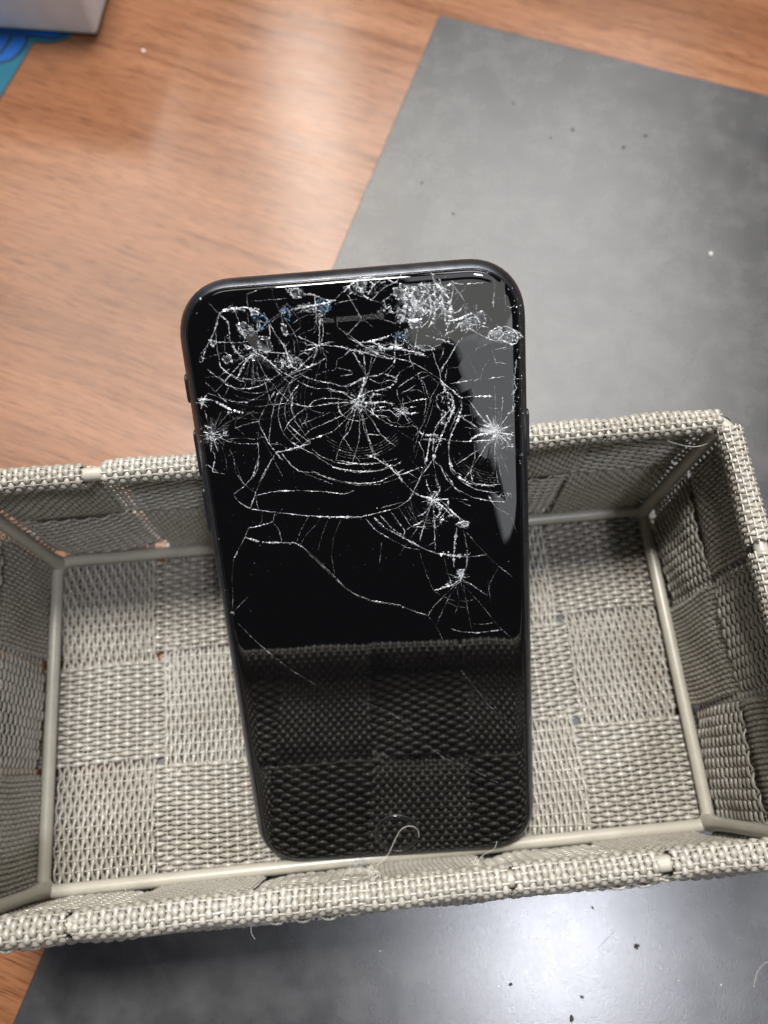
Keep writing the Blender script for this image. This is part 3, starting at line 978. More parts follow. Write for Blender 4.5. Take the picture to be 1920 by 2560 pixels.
2 6.48,97.98 7.58,96.09
2 8.94,98.04 10.34,96.9 11.06,96.58
1 27.42,118.32 26.79,120.47 26.36,121.89
1 26.3,120.04 24.59,117.84 24.03,115.29
2 31.19,119.19 30.91,116.88 30.64,115.48 31.82,115.39
2 31.33,114.24 30.33,112.17 30.76,109.97 29.77,108.59
2 29.35,129.58 30.25,128.84 31.18,129.44
1 28.52,96.97 27.78,96.77
1 -25.94,103.92 -26.09,101.32 -25.13,99.05 -22.54,96.18
2 -21.17,103.54 -22.45,100.15 -24.89,97.7 -27.21,96.33 -25.79,94.2 -23.83,92.91 -19.66,91.98 -13.36,90.69 -7.43,89.85 -1.88,89.39 2.04,90.03 5.95,90.71 8.63,92.3 10.55,95.72 12.03,99.13
3 -10.83,90.31 -7.43,89.85 -1.88,89.39
2 -18.26,103.31 -20.36,99.98 -22.22,97.04 -22.81,95.75 -24.01,93.15
2 -22.57,95.95 -22.53,93.03
2 -22.59,95.82 -18.27,96.36 -13.62,96.12 -8.58,95.49 -4.41,94.62 -2.44,95.22
2 -19.23,91.95 -19.7,89.84 -22.59,89.16 -25,88.9 -26.2,86.45 -28.93,82.46
1 -28.93,82.46 -29.89,78.73 -30.47,72.96 -31.14,69.8
1 -21.76,92.29 -22.02,90.26 -22.81,89.18
2 -19.73,89.61 -18.67,87.69 -18.54,85.13
3 -25.92,86.89 -23.47,85.76 -20.92,85.23 -18.33,85.11 -15.54,84.74 -14.15,83.6
2 -14.15,83.6 -11.8,81.05 -8.69,76.98 -6.73,74.4 -4.7,72.28 -0.86,70.25 4.85,68.78 7.87,67.04 10.93,65.69
1 -13.98,83.11 -11.46,80.07 -8.35,75.99 -6.35,73.64 -3.86,71.63 -0.44,69.87 4.83,68.54
1 -15.54,84.74 -14.38,87.34 -12.32,90.38
1 -14.72,84.35 -12.93,86.76 -10.55,88.87 -10.02,89.74
1 -11.17,82.88 -9.97,86.05 -8.32,89.6
1 -8.25,76.94 -8.49,81.25 -7.65,85.4 -5.78,89.16
2 10.93,65.69 12.4,67.91 15.23,70.63 17.09,72.42 18.68,73.26
1 10.93,65.69 12.58,62.89 14.17,58.68
1 12.61,63.39 15.62,69.61 17.06,71.7
1 17.49,71.42 17.8,68.44 16.77,65.55
1 18.88,72.76 19.52,66.82 20.2,61.24
2 18.89,73 20.21,72.65 21.92,71.05 23.87,69.42
1 19.28,71.76 23.1,66.52 26.1,61.75 28.53,59.01
1 23.87,69.42 24.63,72.29 26.04,75.07 26.51,75.99
1 24.2,72.81 24.49,67.89
3 18.48,73.76 17.69,75.76
3 18.48,73.76 19.25,76.11
3 18.48,73.76 16.65,72.46 12.61,71.58
1 12.59,71.33 15.6,69.12 19.14,68.33 20.94,68.68
1 15.13,68.67 16.87,67.53 19.52,66.82
2 15.71,62.12 17.93,61.17 21.08,60.65 26.99,60.92
1 20.27,63 22.51,62.56 25.46,62.82
1 10.07,80.9 10.72,77.29 11.82,73.35 12.59,71.33
3 13.52,91.91 11.65,92.73 9.99,93.54
2 13.52,91.91 12.61,94.67 12.29,96.47
3 13.52,91.91 15.13,94.02 14.4,96.3
3 13.52,91.91 16.72,91.87
3 13.52,91.91 15.77,89.91 17.8,87.47
2 13.52,91.91 13.48,87.36 13.34,80.87
2 13.52,91.91 11.79,87.96 10.19,83
2 13.52,91.91 11.15,91.65
3 13.52,91.91 11.87,89.32 10.11,88.55
3 13.52,91.91 14.86,89.08 14.39,88.21
2 8.78,94.53 10.81,93.02 13.31,91.92
2 6.13,99.17 7.63,96.4 9.58,93.8
3 16.71,91.65 16.41,89.86 14.79,87.71
3 15.41,91.3 18.25,87.89 20.33,86.34
3 18.14,85.6 17.56,82.4 17.19,79.14 17.05,76.29
2 19.41,85.04 20.08,80.31 19.99,77.96 19.43,75.13
1 19.83,84.54 21.88,81.58 24.39,78.54 26.51,75.99 29.31,73.35
2 -0.62,88.97 0.9,86.55 4.17,83.96 7.5,81.82 10.08,81.14
3 1.1,89.06 3.48,86.34 6.8,84.21 9.7,82.11 11.38,81.03 13.94,79.88
4 13.94,79.88 17.41,79.12 20.45,78.63
2 20.45,78.63 23.96,78.81
2 2.42,89.41 4.77,86.23 7.23,84.18
2 4.63,90.14 6.16,87.5 7.32,85.56 6.8,84.21
2 6.38,90.68 7.9,87.82 8.67,86.38 11.68,86.13
1 8.54,90.96 9.65,88.13 10.39,86.24
2 7.34,85.79 9.56,86.76 11.34,87.54
1 15.2,78.82 15.67,74.96 16.67,72.94
2 17.14,100.46 17.44,97.82 19.44,95.45 22.33,93.43 25.7,92.49 27.41,92.58
2 15.01,99.76 16.51,96.13 18.51,93.74 21.84,91.68 25.22,90.73 28.2,90.26
2 18.68,97.28 21.96,94.8 26.17,93.79
1 16.73,92.1 20.97,91.3
2 24.83,91.89 26.45,89.05 28.99,87.47
1 29.41,86.98 30.62,83.19
1 -31.14,69.8 -27.07,73.41
1 -30.34,67.49 -27.29,63.2
2 -27.29,63.2 -23.94,59.07
1 -23.94,59.07 -20.08,54.83 -14.98,50.7
1 17.51,51.64 20.55,46.6
2 3.79,101.53 5.68,98.76 6.88,97.79 8.59,98.09 10.74,98.79
2 -6.38,100.61 -1.48,98.9 2.75,99 5.78,100.07
1 -10.64,100.08 -6.63,98 -1.71,96.27 2.95,96.12 6.83,97.13
1 -4.33,45.19 -0.81,43.29 1.81,41.47 3.53,39.71 5.24,37.66 9.11,32.4 12.66,28.75 15.87,26.79 18.65,25.42 24.66,20.9 27.96,19.46 30.81,18.63
1 17.86,50.87 20.42,47.02 23,42.58 26.1,38.57 29.26,35.59
"""

class Soup:
    def __init__(s): s.V, s.F, s.D = [], [], []
    def tri(s, a, b, c, d):
        k = len(s.V); s.V += [a, b, c]; s.F.append((k, k + 1, k + 2)); s.D += d if isinstance(d, list) else [d] * 3
    def build(s, name, mat, parent=phone):
        me = np_mesh(name, np.array(s.V), np.array(s.F), False)
        at = me.attributes.new('dens', 'FLOAT', 'POINT')
        at.data.foreach_set('value', np.array(s.D, dtype=np.float32))
        return link_mesh(name, me, mat, parent)

ZL = 0.040      # cracks stand just above the loosened pieces
HW_ = {1: 0.045, 2: 0.074, 3: 0.150, 4: 0.26}
DN_ = {1: 0.34, 2: 0.62, 3: 0.85, 4: 0.95}

def crack_line(S, pts, w, taper=True, wob=0.045, faint=1.0):
    P = np.array(pts, float)
    d = np.linalg.norm(np.diff(P, axis=0), axis=1)
    s = np.concatenate([[0], np.cumsum(d)])
    L = s[-1]
    if L < 0.05: return
    n = max(2, int(L / 0.30))
    t = np.linspace(0, L, n + 1)
    t[1:-1] += rng.normal(0, 0.06, n - 1)
    # smooth the traced corners for long arcs
    Q = np.stack([np.interp(t, s, P[:, 0]), np.interp(t, s, P[:, 1])], 1)
    for _ in range(2):
        Q[1:-1] = 0.25 * Q[:-2] + 0.5 * Q[1:-1] + 0.25 * Q[2:]
    Q[1:-1] += rng.normal(0, wob, (n - 1, 2))
    T = np.gradient(Q, axis=0); T /= np.linalg.norm(T, axis=1)[:, None] + 1e-9
    Nn = np.stack([-T[:, 1], T[:, 0]], 1)
    q = np.linspace(0, 1, n + 1)
    tp = np.minimum(1, np.minimum(q * L / 0.8, (1 - q) * L / 0.8) + 0.35) if taper else np.ones(n + 1)
    slow = 0.75 + 0.45 * np.sin(t * 0.9 + rng.uniform(0, 6)) * np.sin(t * 0.37 + rng.uniform(0, 6))
    hw = HW_[w] * tp * np.clip(rng.lognormal(0, 0.45, n + 1), 0.35, 2.4) * np.clip(slow, 0.45, 1.3)
    dn = np.clip(DN_[w] * faint * np.clip(slow, 0.35, 1.2) * rng.uniform(0.45, 1.2, n + 1), 0.02, 1)
    h = hw * rng.uniform(0.25, 1.3, n + 1) + 0.008
    side = rng.uniform(-0.7, 0.7, n + 1)
    a = [(Q[i, 0] + Nn[i, 0] * hw[i], Q[i, 1] + Nn[i, 1] * hw[i], ZL) for i in range(n + 1)]
    c = [(Q[i, 0] - Nn[i, 0] * hw[i], Q[i, 1] - Nn[i, 1] * hw[i], ZL) for i in range(n + 1)]
    b = [(Q[i, 0] + Nn[i, 0] * hw[i] * side[i], Q[i, 1] + Nn[i, 1] * hw[i] * side[i], ZL + h[i]) for i in range(n + 1)]
    for i in range(n):
        if rng.random() < (0.16 if w == 1 else 0.05): continue
        for (p0, p1, r0, r1) in ((a[i], a[i + 1], b[i], b[i + 1]), (b[i], b[i + 1], c[i], c[i + 1])):
            k = rng.uniform(0.35, 1.25)
            e0, e1 = min(1, dn[i] * k), min(1, dn[i + 1] * k)
            S.tri(p0, r0, p1, [e0, e0, e1]); S.tri(p1, r0, r1, [e1, e0, e1])
    # little bright chips along the wider cracks
    if w >= 2:
        for _ in range(int(L * (0.10 if w == 2 else 0.8 if w == 3 else 1.6))):
            i = rng.integers(0, n)
            flake(S, Q[i] + rng.normal(0, HW_[w] * 1.2, 2), rng.uniform(0.07, 0.20 if w < 4 else 0.3), rng.uniform(0.5, 1))

def flake(S, c, size, dens, lift=0.0):
    k = rng.integers(3, 6)
    a0 = rng.uniform(0, 6.28)
    gx, gy = rng.normal(0, 0.45, 2)
    ang = a0 + np.arange(k) * 2 * np.pi / k + rng.uniform(-0.35, 0.35, k)
    rr = size * rng.uniform(0.5, 1.2, k)
    p = [(c[0] + r_ * math.cos(a), c[1] + r_ * math.sin(a)) for r_, a in zip(rr, ang)]
    zs = [0.045 + lift + abs(gx * (x - c[0]) + gy * (y - c[1])) * 0.8 + rng.uniform(0, 0.02) for x, y in p]
    top = (c[0] + rng.normal(0, size * 0.2), c[1] + rng.normal(0, size * 0.2), 0.055 + lift + size * rng.uniform(0.1, 0.5))
    for i in range(k):
        j = (i + 1) % k
        S.tri((*p[i], zs[i]), (*p[j], zs[j]), top, float(np.clip(dens * rng.uniform(0.3, 1.3), 0, 1)))

def splinter(S, c, ang, L, w, dens, lift=0.0):
    """long thin sliver of glass lying along ang"""
    t = np.array([math.cos(ang), math.sin(ang)]); n_ = np.array([-t[1], t[0]])
    a = np.array(c) - t * L * 0.5; d = np.array(c) + t * L * 0.5
    e = np.array(c) + n_ * w * rng.uniform(0.3, 1) + t * L * rng.uniform(-0.2, 0.2); f = np.array(c) - n_ * w * rng.uniform(0.3, 1) + t * L * rng.uniform(-0.2, 0.2)
    z = [0.045 + lift + abs(rng.normal(0, 0.03)) for _ in range(4)]
    hi = 0.055 + lift + w * rng.uniform(0.3, 1.2)
    m = np.array(c) + rng.normal(0, w * 0.3, 2)
    q = [a, e, d, f]
    for i in range(4):
        j = (i + 1) % 4
        S.tri((*q[i], z[i]), (*q[j], z[j]), (*m, hi), float(np.clip(dens * rng.uniform(0.15, 1.4), 0, 1)))

lines = Soup()
for ln in CRACKS.strip().splitlines():
    f = ln.split()
    pts_ = [tuple(map(float, q.split(','))) for q in f[1:]]
    crack_line(lines, pts_, int(f[0]), True, 0.045, 0.68 if np.mean([q[1] for q in pts_]) < 86 else 1.0)

# crushed zones round the blows: centre, radii, number of fragments, size, cell cracks
ZONES = [
    (11.6, 131.6, 4.4, 3.9, 420, 0.40, 110, 1.0), (17.2, 130.6, 2.4, 4.6, 120, 0.30, 40, 0.6), (2.6, 135.0, 2.6, 2.2, 110, 0.26, 30, 0.6),
    (6.2, 135.6, 1.2, 1.0, 30, 0.22, 8, 0.6), (22.6, 127.6, 2.2, 2.0, 70, 0.28, 22, 0.5), (28.9, 124.0, 2.9, 1.5, 110, 0.26, 40, 0.6),
    (-19.2, 124.4, 2.3, 1.9, 130, 0.26, 30, 0.6), (-19.4, 128.8, 2.6, 1.6, 70, 0.34, 14, 0.5), (-12.7, 122.2, 2.9, 1.6, 130, 0.28, 40, 0.7),
    (-8.5, 132.0, 4.6, 1.1, 120, 0.28, 30, 0.55), (-5.6, 131.0, 1.2, 2.0, 60, 0.26, 16, 0.6), (-9.6, 134.9, 1.6, 0.8, 30, 0.22, 8, 0.6), (-21.8, 132.6, 3.0, 0.6, 40, 0.22, 8, 0.6),
    (-30.4, 115.8, 1.0, 1.2, 46, 0.20, 14, 0.6), (-29.7, 109.2, 1.7, 1.9, 130, 0.19, 36, 0.7), (-27.0, 109.0, 0.8, 1.6, 30, 0.18, 8, 0.5),
    (-0.1, 113.4, 1.4, 1.3, 90, 0.16, 30, 0.7), (2.0, 112.6, 3.4, 2.3, 90, 0.20, 34, 0.5), (8.3, 110.8, 1.6, 1.2, 70, 0.18, 20, 0.6),
    (5.0, 123.4, 5.4, 1.1, 170, 0.24, 40, 0.6), (9.5, 125.4, 2.0, 1.3, 60, 0.26, 16, 0.6), (17.2, 113.2, 0.9, 1.3, 40, 0.22, 10, 0.6),
    (26.9, 105.2, 2.0, 1.7, 240, 0.20, 60, 0.9), (28.9, 104.0, 1.6, 2.2, 80, 0.18, 20, 0.6), (30.6, 112.0, 0.6, 5.0, 60, 0.16, 10, 0.6), (14.5, 104.6, 2.0, 1.0, 60, 0.18, 16, 0.6),
    (13.5, 91.9, 1.3, 1.5, 80, 0.20, 22, 0.7), (14.6, 87.6, 2.4, 1.6, 60, 0.18, 18, 0.45), (19.4, 86.0, 1.3, 0.9, 70, 0.22, 18, 0.7),
    (18.3, 74.6, 0.8, 1.6, 70, 0.20, 16, 0.7), (16.0, 72.6, 1.2, 0.9, 40, 0.18, 10, 0.6), (-31.0, 69.8, 0.5, 0.4, 14, 0.16, 3, 0.8), (18.5, 79.2, 2.0, 0.4, 50, 0.16, 10, 0.6),
    (-18.8, 119.0, 3.2, 0.5, 36, 0.16, 8, 0.5), (28.0, 91.8, 2.2, 1.0, 40, 0.15, 10, 0.4),
]
crushed = Soup()
for (u, v, ru, rv, nf, sz, nc, dn) in ZONES:
    pts = []
    lob = rng.uniform(0, 6.28, 3)
    for _ in range(nf):
        a = rng.uniform(0, 6.283); q = rng.random() ** 0.6
        ed = 1 + 0.28 * math.sin(2 * a + lob[0]) + 0.22 * math.sin(5 * a + lob[1]) + 0.12 * math.sin(9 * a + lob[2])
        c = np.array([u + ru * q * ed * math.cos(a), v + rv * q * ed * math.sin(a)])
        clump = 0.5 + 0.5 * math.sin(3.1 * c[0] / sz * 0.3 + lob[0]) * math.sin(2.7 * c[1] / sz * 0.3 + lob[2])
        dd_ = dn * rng.uniform(0.15, 1.25) * (1.2 - 0.6 * q) * (0.35 + 0.9 * clump)
        if rng.random() < 0.45:
            splinter(crushed, c, a + rng.normal(0, 0.5) + (1.57 if rng.random() < 0.35 else 0), sz * rng.uniform(0.9, 3.6), sz * rng.uniform(0.15, 0.5), dd_ * 1.2, 0.03 * rng.random())
        else:
            flake(crushed, c, sz * rng.uniform(0.25, 1.0), dd_, 0.03 * rng.random())
        pts.append(c)
    pts = np.array(pts[:max(6, nc)])
    for k in range(min(nc, len(pts))):
        dd = np.linalg.norm(pts - pts[k], axis=1)
        for m_ in np.argsort(dd)[1:3]:
            crack_line(lines, [tuple(pts[k]), tuple((pts[k] + pts[m_]) / 2 + rng.normal(0, 0.08, 2)), tuple(pts[m_])], int(rng.choice([1, 2, 2, 3])), True, 0.03, 0.9)
# hairline rays and arcs round the blows
def rays(u, v, r0, r1, n, a0, a1, w=1, faint=0.7):
    for k in range(n):
        a = math.radians(rng.uniform(a0, a1)); q0 = r0 * rng.uniform(0.2, 1); q1 = r1 * rng.uniform(0.45, 1.0)
        b = a + rng.normal(0, 0.05)
        crack_line(lines, [(u + q0 * math.cos(a), v + q0 * math.sin(a)), (u + q1 * math.cos(b), v + q1 * math.sin(b))], w, True, 0.03, faint)
def arc(u, v, r, a0, a1, w=1, faint=0.6, sq=1.0):
    aa = np.radians(np.linspace(a0, a1, 14))
    crack_line(lines, [(u + r * math.cos(a), v + r * sq * math.sin(a)) for a in aa], w, True, 0.03, faint)
rays(-19.3, 124.6, 1.0, 7.5, 12, 200, 330); rays(-29.6, 109.2, 0.6, 4.2, 26, 0, 360); rays(-0.1, 113.4, 0.6, 5.0, 26, 0, 360)
rays(26.9, 105.1, 0.6, 5.0, 40, 60, 300); rays(26.9, 105.1, 0.6, 8.5, 22, 235, 320, 1, 0.5); rays(13.5, 91.9, 0.5, 3.2, 16, 0, 360); rays(18.3, 73.9, 0.4, 3.4, 14, 150, 400)
rays(26.9, 105.1, 0.5, 3.6, 22, 90, 200, 2, 0.8); rays(8.3, 110.8, 0.3, 2.6, 10, 0, 360); rays(-6.6, 124.9, 0.3, 3.2, 8, 180, 330)
for k in range(5):
    arc(-19.3, 124.6, 8.0 + 1.3 * k, 235 + 4 * k, 318 - 3 * k, 1, 0.55 - 0.06 * k)
    arc(-0.1, 113.4, 9.4 + 0.55 * k, 222 + 5 * k, 318 - 2 * k, 1, 0.5)
    arc(-0.1, 113.4, 10.5 + 0.8 * k, 150 + 3 * k, 205 - 2 * k, 1, 0.5)
    arc(26.9, 105.1, 8.5 + 0.5 * k, 205 + 4 * k, 268 + 2 * k, 1, 0.5)
    arc(13.5, 91.9, 4.0 + 0.6 * k, 170 + 6 * k, 300 - 10 * k, 1, 0.45)
# loosened pieces of the pane between the cracks, each tipped a fraction of a degree
def clip_poly(poly, n0, d0):
    out = []
    for i in range(len(poly)):
        p, q = poly[i], poly[(i + 1) % len(poly)]
        a, c = p[0] * n0[0] + p[1] * n0[1] - d0, q[0] * n0[0] + q[1] * n0[1] - d0
        if a <= 0: out.append(p)
        if (a < 0 < c) or (c < 0 < a):
            t = a / (a - c)
            out.append((p[0] + (q[0] - p[0]) * t, p[1] + (q[1] - p[1]) * t))
    return out
BLOWS = [(-19.2, 124.8), (11.6, 131.5), (-0.1, 113.4), (26.9, 105.1), (-29.4, 109.2), (13.5, 91.9), (8.3, 110.8), (18.3, 74.0), (-6.6, 124.9), (17.2, 113.0), (28.5, 124.0)]
seeds = []
for (u, v) in BLOWS:
    a0 = rng.uniform(0, 6.28)
    for r_, n_ in ((1.7, 6), (3.8, 9), (6.6, 11)):
        for k in range(n_):
            a = a0 + 6.283 * (k + rng.uniform(-0.25, 0.25)) / n_ + r_ * 0.13
            s_ = (u + r_ * math.cos(a) * rng.uniform(0.85, 1.15), v + r_ * math.sin(a) * rng.uniform(0.85, 1.15))
            near = min(math.hypot(s_[0] - x, s_[1] - y) for x, y in BLOWS)
            if abs(s_[0]) < 29.2 and 68 < s_[1] < 133.8 and near > r_ * 0.75: seeds.append(s_)
seeds += [(rng.uniform(-29, 29), rng.uniform(86, 133.5)) for _ in range(26)]
seeds = [s_ for i, s_ in enumerate(seeds) if all(math.hypot(s_[0] - q[0], s_[1] - q[1]) > 0.9 for q in seeds[:i])]
BOX = [(-29.3, 66.0), (29.3, 66.0), (29.3, 134.0), (-29.3, 134.0)]
npc = 0
for i, s_ in enumerate(seeds):
    poly = BOX
    for j, q in enumerate(seeds):
        if j == i: continue
        dx, dy = q[0] - s_[0], q[1] - s_[1]
        if dx * dx + dy * dy > 900: continue
        poly = clip_poly(poly, (dx, dy), (q[0] ** 2 + q[1] ** 2 - s_[0] ** 2 - s_[1] ** 2) / 2)
        if len(poly) < 3: break
    if len(poly) < 3: continue
    rad = max(math.hypot(x - s_[0], y - s_[1]) for x, y in poly)
    for k in range(len(poly)):
        if rng.random() < (0.34 if s_[1] > 117 else 0.16) and s_[1] > 84:
            crack_line(lines, [poly[k], poly[(k + 1) % len(poly)]], 2 if s_[1] > 117 and rng.random() < 0.5 else 1, True, 0.05, 0.9)
    if rad > 9 or s_[1] < 84: continue
    tx, ty = rng.normal(0, 0.003, 2)
    zc = 0.021
    V = [(s_[0] + (x - s_[0]) * 0.985, s_[1] + (y - s_[1]) * 0.985, min(0.038, max(0.004, zc + tx * (x - s_[0]) + ty * (y - s_[1])))) for x, y in poly]
    new_obj('glass_piece', V, [tuple(range(len(V)))], M_GLASS, phone)
# scattered dust
for _ in range(240):
    flake(crushed, (rng.uniform(-29, 29), rng.uniform(75, 134)), rng.uniform(0.03, 0.08), rng.uniform(0.3, 0.9))
for _ in range(50):
    flake(crushed, (rng.uniform(-29, 29), rng.uniform(14, 75)), rng.uniform(0.02, 0.05), rng.uniform(0.2, 0.7))
tag(lines.build('crack_lines', M_CRACK), None, None, None, 'stuff')
tag(crushed.build('crushed_glass', M_FLAKE), None, None, None, 'stuff')

# bigger loose shards, each a small tilted plate
SHARDS = [  # u, v, polygon (du, dv)..., tilt x, tilt y
    (-16.9, 126.0, [(-1.5, 1.5), (0.9, 1.2), (1.5, -1.3), (0.2, -1.7), (-1.1, -1.1)], 0.10, -0.16),
    (-20.6, 129.0, [(-1.2, 0.9), (0.0, 1.5), (1.3, 0.4), (0.6, -1.3), (-0.5, -0.9)], -0.20, 0.12),
    (-17.4, 130.0, [(-1.3, 1.0), (0.9, 1.3), (1.6, 0.1), (0.1, -1.3)], 0.16, 0.20),
    (-18.1, 132.1, [(-0.7, 0.7), (0.8, 0.4), (0.6, -0.7), (-0.6, -0.5)], -0.2, -0.1),
    (-9.8, 134.9, [(-1.5, 0.5), (0.2, 0.9), (1.6, -0.3), (0.6, -0.9), (-0.7, -0.6)], 0.15, -0.12),
    (-4.8, 132.2, [(-1.1, 1.2), (0.9, 0.8), (1.0, -0.9), (-0.7, -1.1)], -0.18, 0.14),
    (-12.0, 131.2, [(-0.6, 1.2), (0.7, 0.6), (0.4, -1.2), (-0.6, -0.8)], 0.2, 0.1),
    (-12.9, 128.4, [(-0.5, 1.2), (0.5, 0.5), (0.5, -1.0), (-0.3, -1.1)], 0.1, 0.2),
    (-24.4, 123.6, [(-1.0, 0.5), (0.6, 0.8), (0.9, -0.4), (-0.4, -0.8)], -0.1, 0.2),
    (-26.6, 126.9, [(-0.6, 0.8), (0.8, 0.1), (-0.4, -0.8)], 0.2, -0.1),
    (2.0, 135.3, [(-1.3, 0.9), (0.8, 1.0), (1.4, -0.2), (0.1, -1.1)], 0.15, 0.1),
    (9.4, 133.2, [(-1.2, 1.0), (0.8, 1.2), (1.1, -0.7), (-0.5, -1.0)], -0.15, 0.2),
    (13.2, 130.0, [(-1.2, 0.8), (0.9, 1.2), (1.2, -0.8), (-0.4, -1.3)], 0.2, 0.15),
    (12.2, 127.6, [(-1.5, 0.7), (1.2, 0.9), (0.9, -0.8), (-0.8, -0.9)], -0.1, -0.2),
    (14.4, 133.8, [(-0.8, 1.0), (0.9, 0.5), (0.5, -1.0), (-0.7, -0.6)], 0.1, -0.2),
    (18.0, 132.2, [(-0.6, 1.5), (0.8, 1.0), (0.7, -1.4), (-0.5, -1.2)], 0.2, -0.1),
    (18.4, 128.4, [(-0.7, 1.4), (0.7, 0.9), (0.5, -1.5), (-0.5, -1.1)], -0.2, 0.1),
    (24.6, 127.6, [(-0.9, 1.0), (0.6, 1.2), (1.0, -0.8), (-0.3, -1.2)], 0.12, 0.1),
    (21.6, 126.3, [(-1.2, 0.5), (0.9, 0.8), (0.8, -0.6), (-0.7, -0.8)], -0.16, -0.1),
    (27.6, 124.2, [(-1.5, 0.3), (0.4, 1.0), (1.4, 0.1), (0.2, -0.9)], 0.14, -0.14),
    (30.2, 123.6, [(-1.0, 0.7), (0.7, 0.8), (0.9, -0.9), (-0.6, -0.8)], -0.14, 0.12),
    (9.0, 125.3, [(-1.3, 0.2), (0.9, 0.9), (1.5, -0.1), (-0.5, -0.8)], 0.1, 0.25),
    (13.6, 122.9, [(-1.9, 0.5), (0.6, 0.4), (1.9, -0.5), (-0.3, -0.6)], 0.1, 0.12),
    (18.1, 111.4, [(-0.5, 1.3), (0.5, 0.8), (0.4, -1.5), (-0.4, -1.0)], 0.2, 0.1),
    (16.6, 109.0, [(-0.4, 1.5), (0.4, 0.9), (0.3, -1.6), (-0.4, -1.2)], -0.2, 0.1),
    (18.5, 75.2, [(-0.6, 0.8), (0.6, 0.7), (0.3, -0.9), (-0.5, -0.5)], 0.1, 0.2),
    (19.6, 86.2, [(-0.7, 0.5), (0.7, 0.5), (0.5, -0.6), (-0.5, -0.4)], 0.2, -0.1),
    (14.8, 90.3, [(-0.4, 0.7), (0.5, 0.3), (0.1, -0.8)], -0.2, 0.1),
]
for (u, v, poly, tx, ty) in SHARDS:
    S = Soup()
    k = len(poly)
    zt = [0.06 + 0.16 + tx * x + ty * y for x, y in poly]
    zb = [max(0.006, z - 0.14) for z in zt]
    topc = (u, v, 0.22 + 0.03)
    dv_ = [rng.uniform(0.0, 0.65) ** 2 for _ in range(k)]
    for i in range(k):
        j = (i + 1) % k
        a, b = (u + poly[i][0], v + poly[i][1]), (u + poly[j][0], v + poly[j][1])
        S.tri((*a, zt[i]), (*b, zt[j]), topc, [dv_[i], dv_[j], 0.0])
        S.tri((*a, zb[i]), (*b, zb[j]), (*b, zt[j]), 1.0)
        S.tri((*a, zb[i]), (*b, zt[j]), (*a, zt[i]), 1.0)
    for i in range(k):
        j = (i + 1) % k
        for _ in range(5):
            q = rng.random()
            flake(S, (u + poly[i][0] * (1 - q) + poly[j][0] * q + rng.normal(0, 0.06), v + poly[i][1] * (1 - q) + poly[j][1] * q + rng.normal(0, 0.06)), rng.uniform(0.08, 0.26), 1.0, 0.1)
    S.build('glass_shard', M_BLUE_GLINT if (u, v) in ((9.0, 125.3), (-17.4, 130.0), (-4.8, 132.2), (-12.0, 131.2)) else M_SHARD)  # a few shards carry the painted-in blue reflection

# the hole where the glass is gone
hp = [(-0.9, 1.6), (0.6, 1.3), (1.1, 0.2), (1.4, -1.4), (0.6, -2.3), (-0.2, -1.7), (-0.9, -0.8), (-1.5, 0.3)]
new_obj('hole_in_glass', [(-19.0 + x, 127.0 + y, 0.046) for x, y in hp], [tuple(range(len(hp)))], M_HOLE, phone)

# chips knocked out of the frame edge and glass rim
chips = Soup()
for _ in range(70):
    flake(chips, (HWD - rng.uniform(1.3, 3.6), rng.uniform(98, 130)), rng.uniform(0.05, 0.17), rng.uniform(0.4, 1), -0.25)
for _ in range(22):
    a = rng.uniform(0.1, 1.45)
    r_ = 11.0 - rng.uniform(0.8, 2.2)
    flake(chips, (22.4 + r_ * math.cos(a), HLEN - 11.4 + r_ * math.sin(a)), rng.uniform(0.06, 0.2), rng.uniform(0.5, 1), -0.45)
for (u, v, s_, l_) in ((19.0, 137.2, 0.36, -1.25), (-28.0, 135.2, 0.28, -0.45), (-26.0, 133.8, 0.30, -0.1), (-29.0, 132.6, 0.2, -0.1), (31.9, 119.5, 0.25, -0.45), (31.6, 125.5, 0.25, -0.4), (32.6, 82.0, 0.15, -1.2)):
    flake(chips, (u, v), s_, 1.0, l_)
for _ in range(16):
    flake(chips, (-HWD + rng.uniform(1.6, 3.4), rng.uniform(60, 112)), rng.uniform(0.04, 0.12), rng.uniform(0.4, 1), -0.25)
tag(chips.build('edge_chips', M_FLAKE), None, None, None, 'stuff')

# ================================================================== white box and printed sheet, far left corner
bx = slab('white_box', 0, 0, 110, 90, TABLE_Z + 0.9, TABLE_Z + 60, 0, M_BOX, 1.6, 4)
ba = math.atan2(-6.53, 35.86)
bex, bey = Vector((math.cos(ba), math.sin(ba))), Vector((-math.sin(ba), math.cos(ba)))
bc = Vector((-78.2, 244.2)) - bex * 55 + bey * 45
bx.location = (bc.x * MM, bc.y * MM, bx.location.z)
bx.rotation_euler = (0, 0, ba)
tag(bx, 'white cardboard box standing on the blue printed sheet at the table corner', 'box')

sheet = empty('printed_sheet', (-105, 240, TABLE_Z))
tag(sheet, 'teal and blue cut-out printed sheet lying under the white box', 'sheet')
def flat(name, pts, z0, z1, mat):
    n = len(pts)
    V = [(x, y, z0) for x, y in pts] + [(x, y, z1) for x, y in pts]
    F = [tuple(range(n - 1, -1, -1)), tuple(range(n, 2 * n))] + [(i, (i + 1) % n, n + (i + 1) % n, n + i) for i in range(n)]
    o = new_obj(name, V, F, mat)
    o.parent = sheet
    o.matrix_parent_inverse = Matrix.Translation(-sheet.location)
    return o
def stroke(pts, hw):
    P = np.array(pts, float); T = np.gradient(P, axis=0); T /= np.linalg.norm(T, axis=1)[:, None]
    Nn = np.stack([-T[:, 1], T[:, 0]], 1)
    hw = np.broadcast_to(hw, len(P))[:, None]
    return [tuple(q) for q in P + Nn * hw] + [tuple(q) for q in (P - Nn * hw)[::-1]]
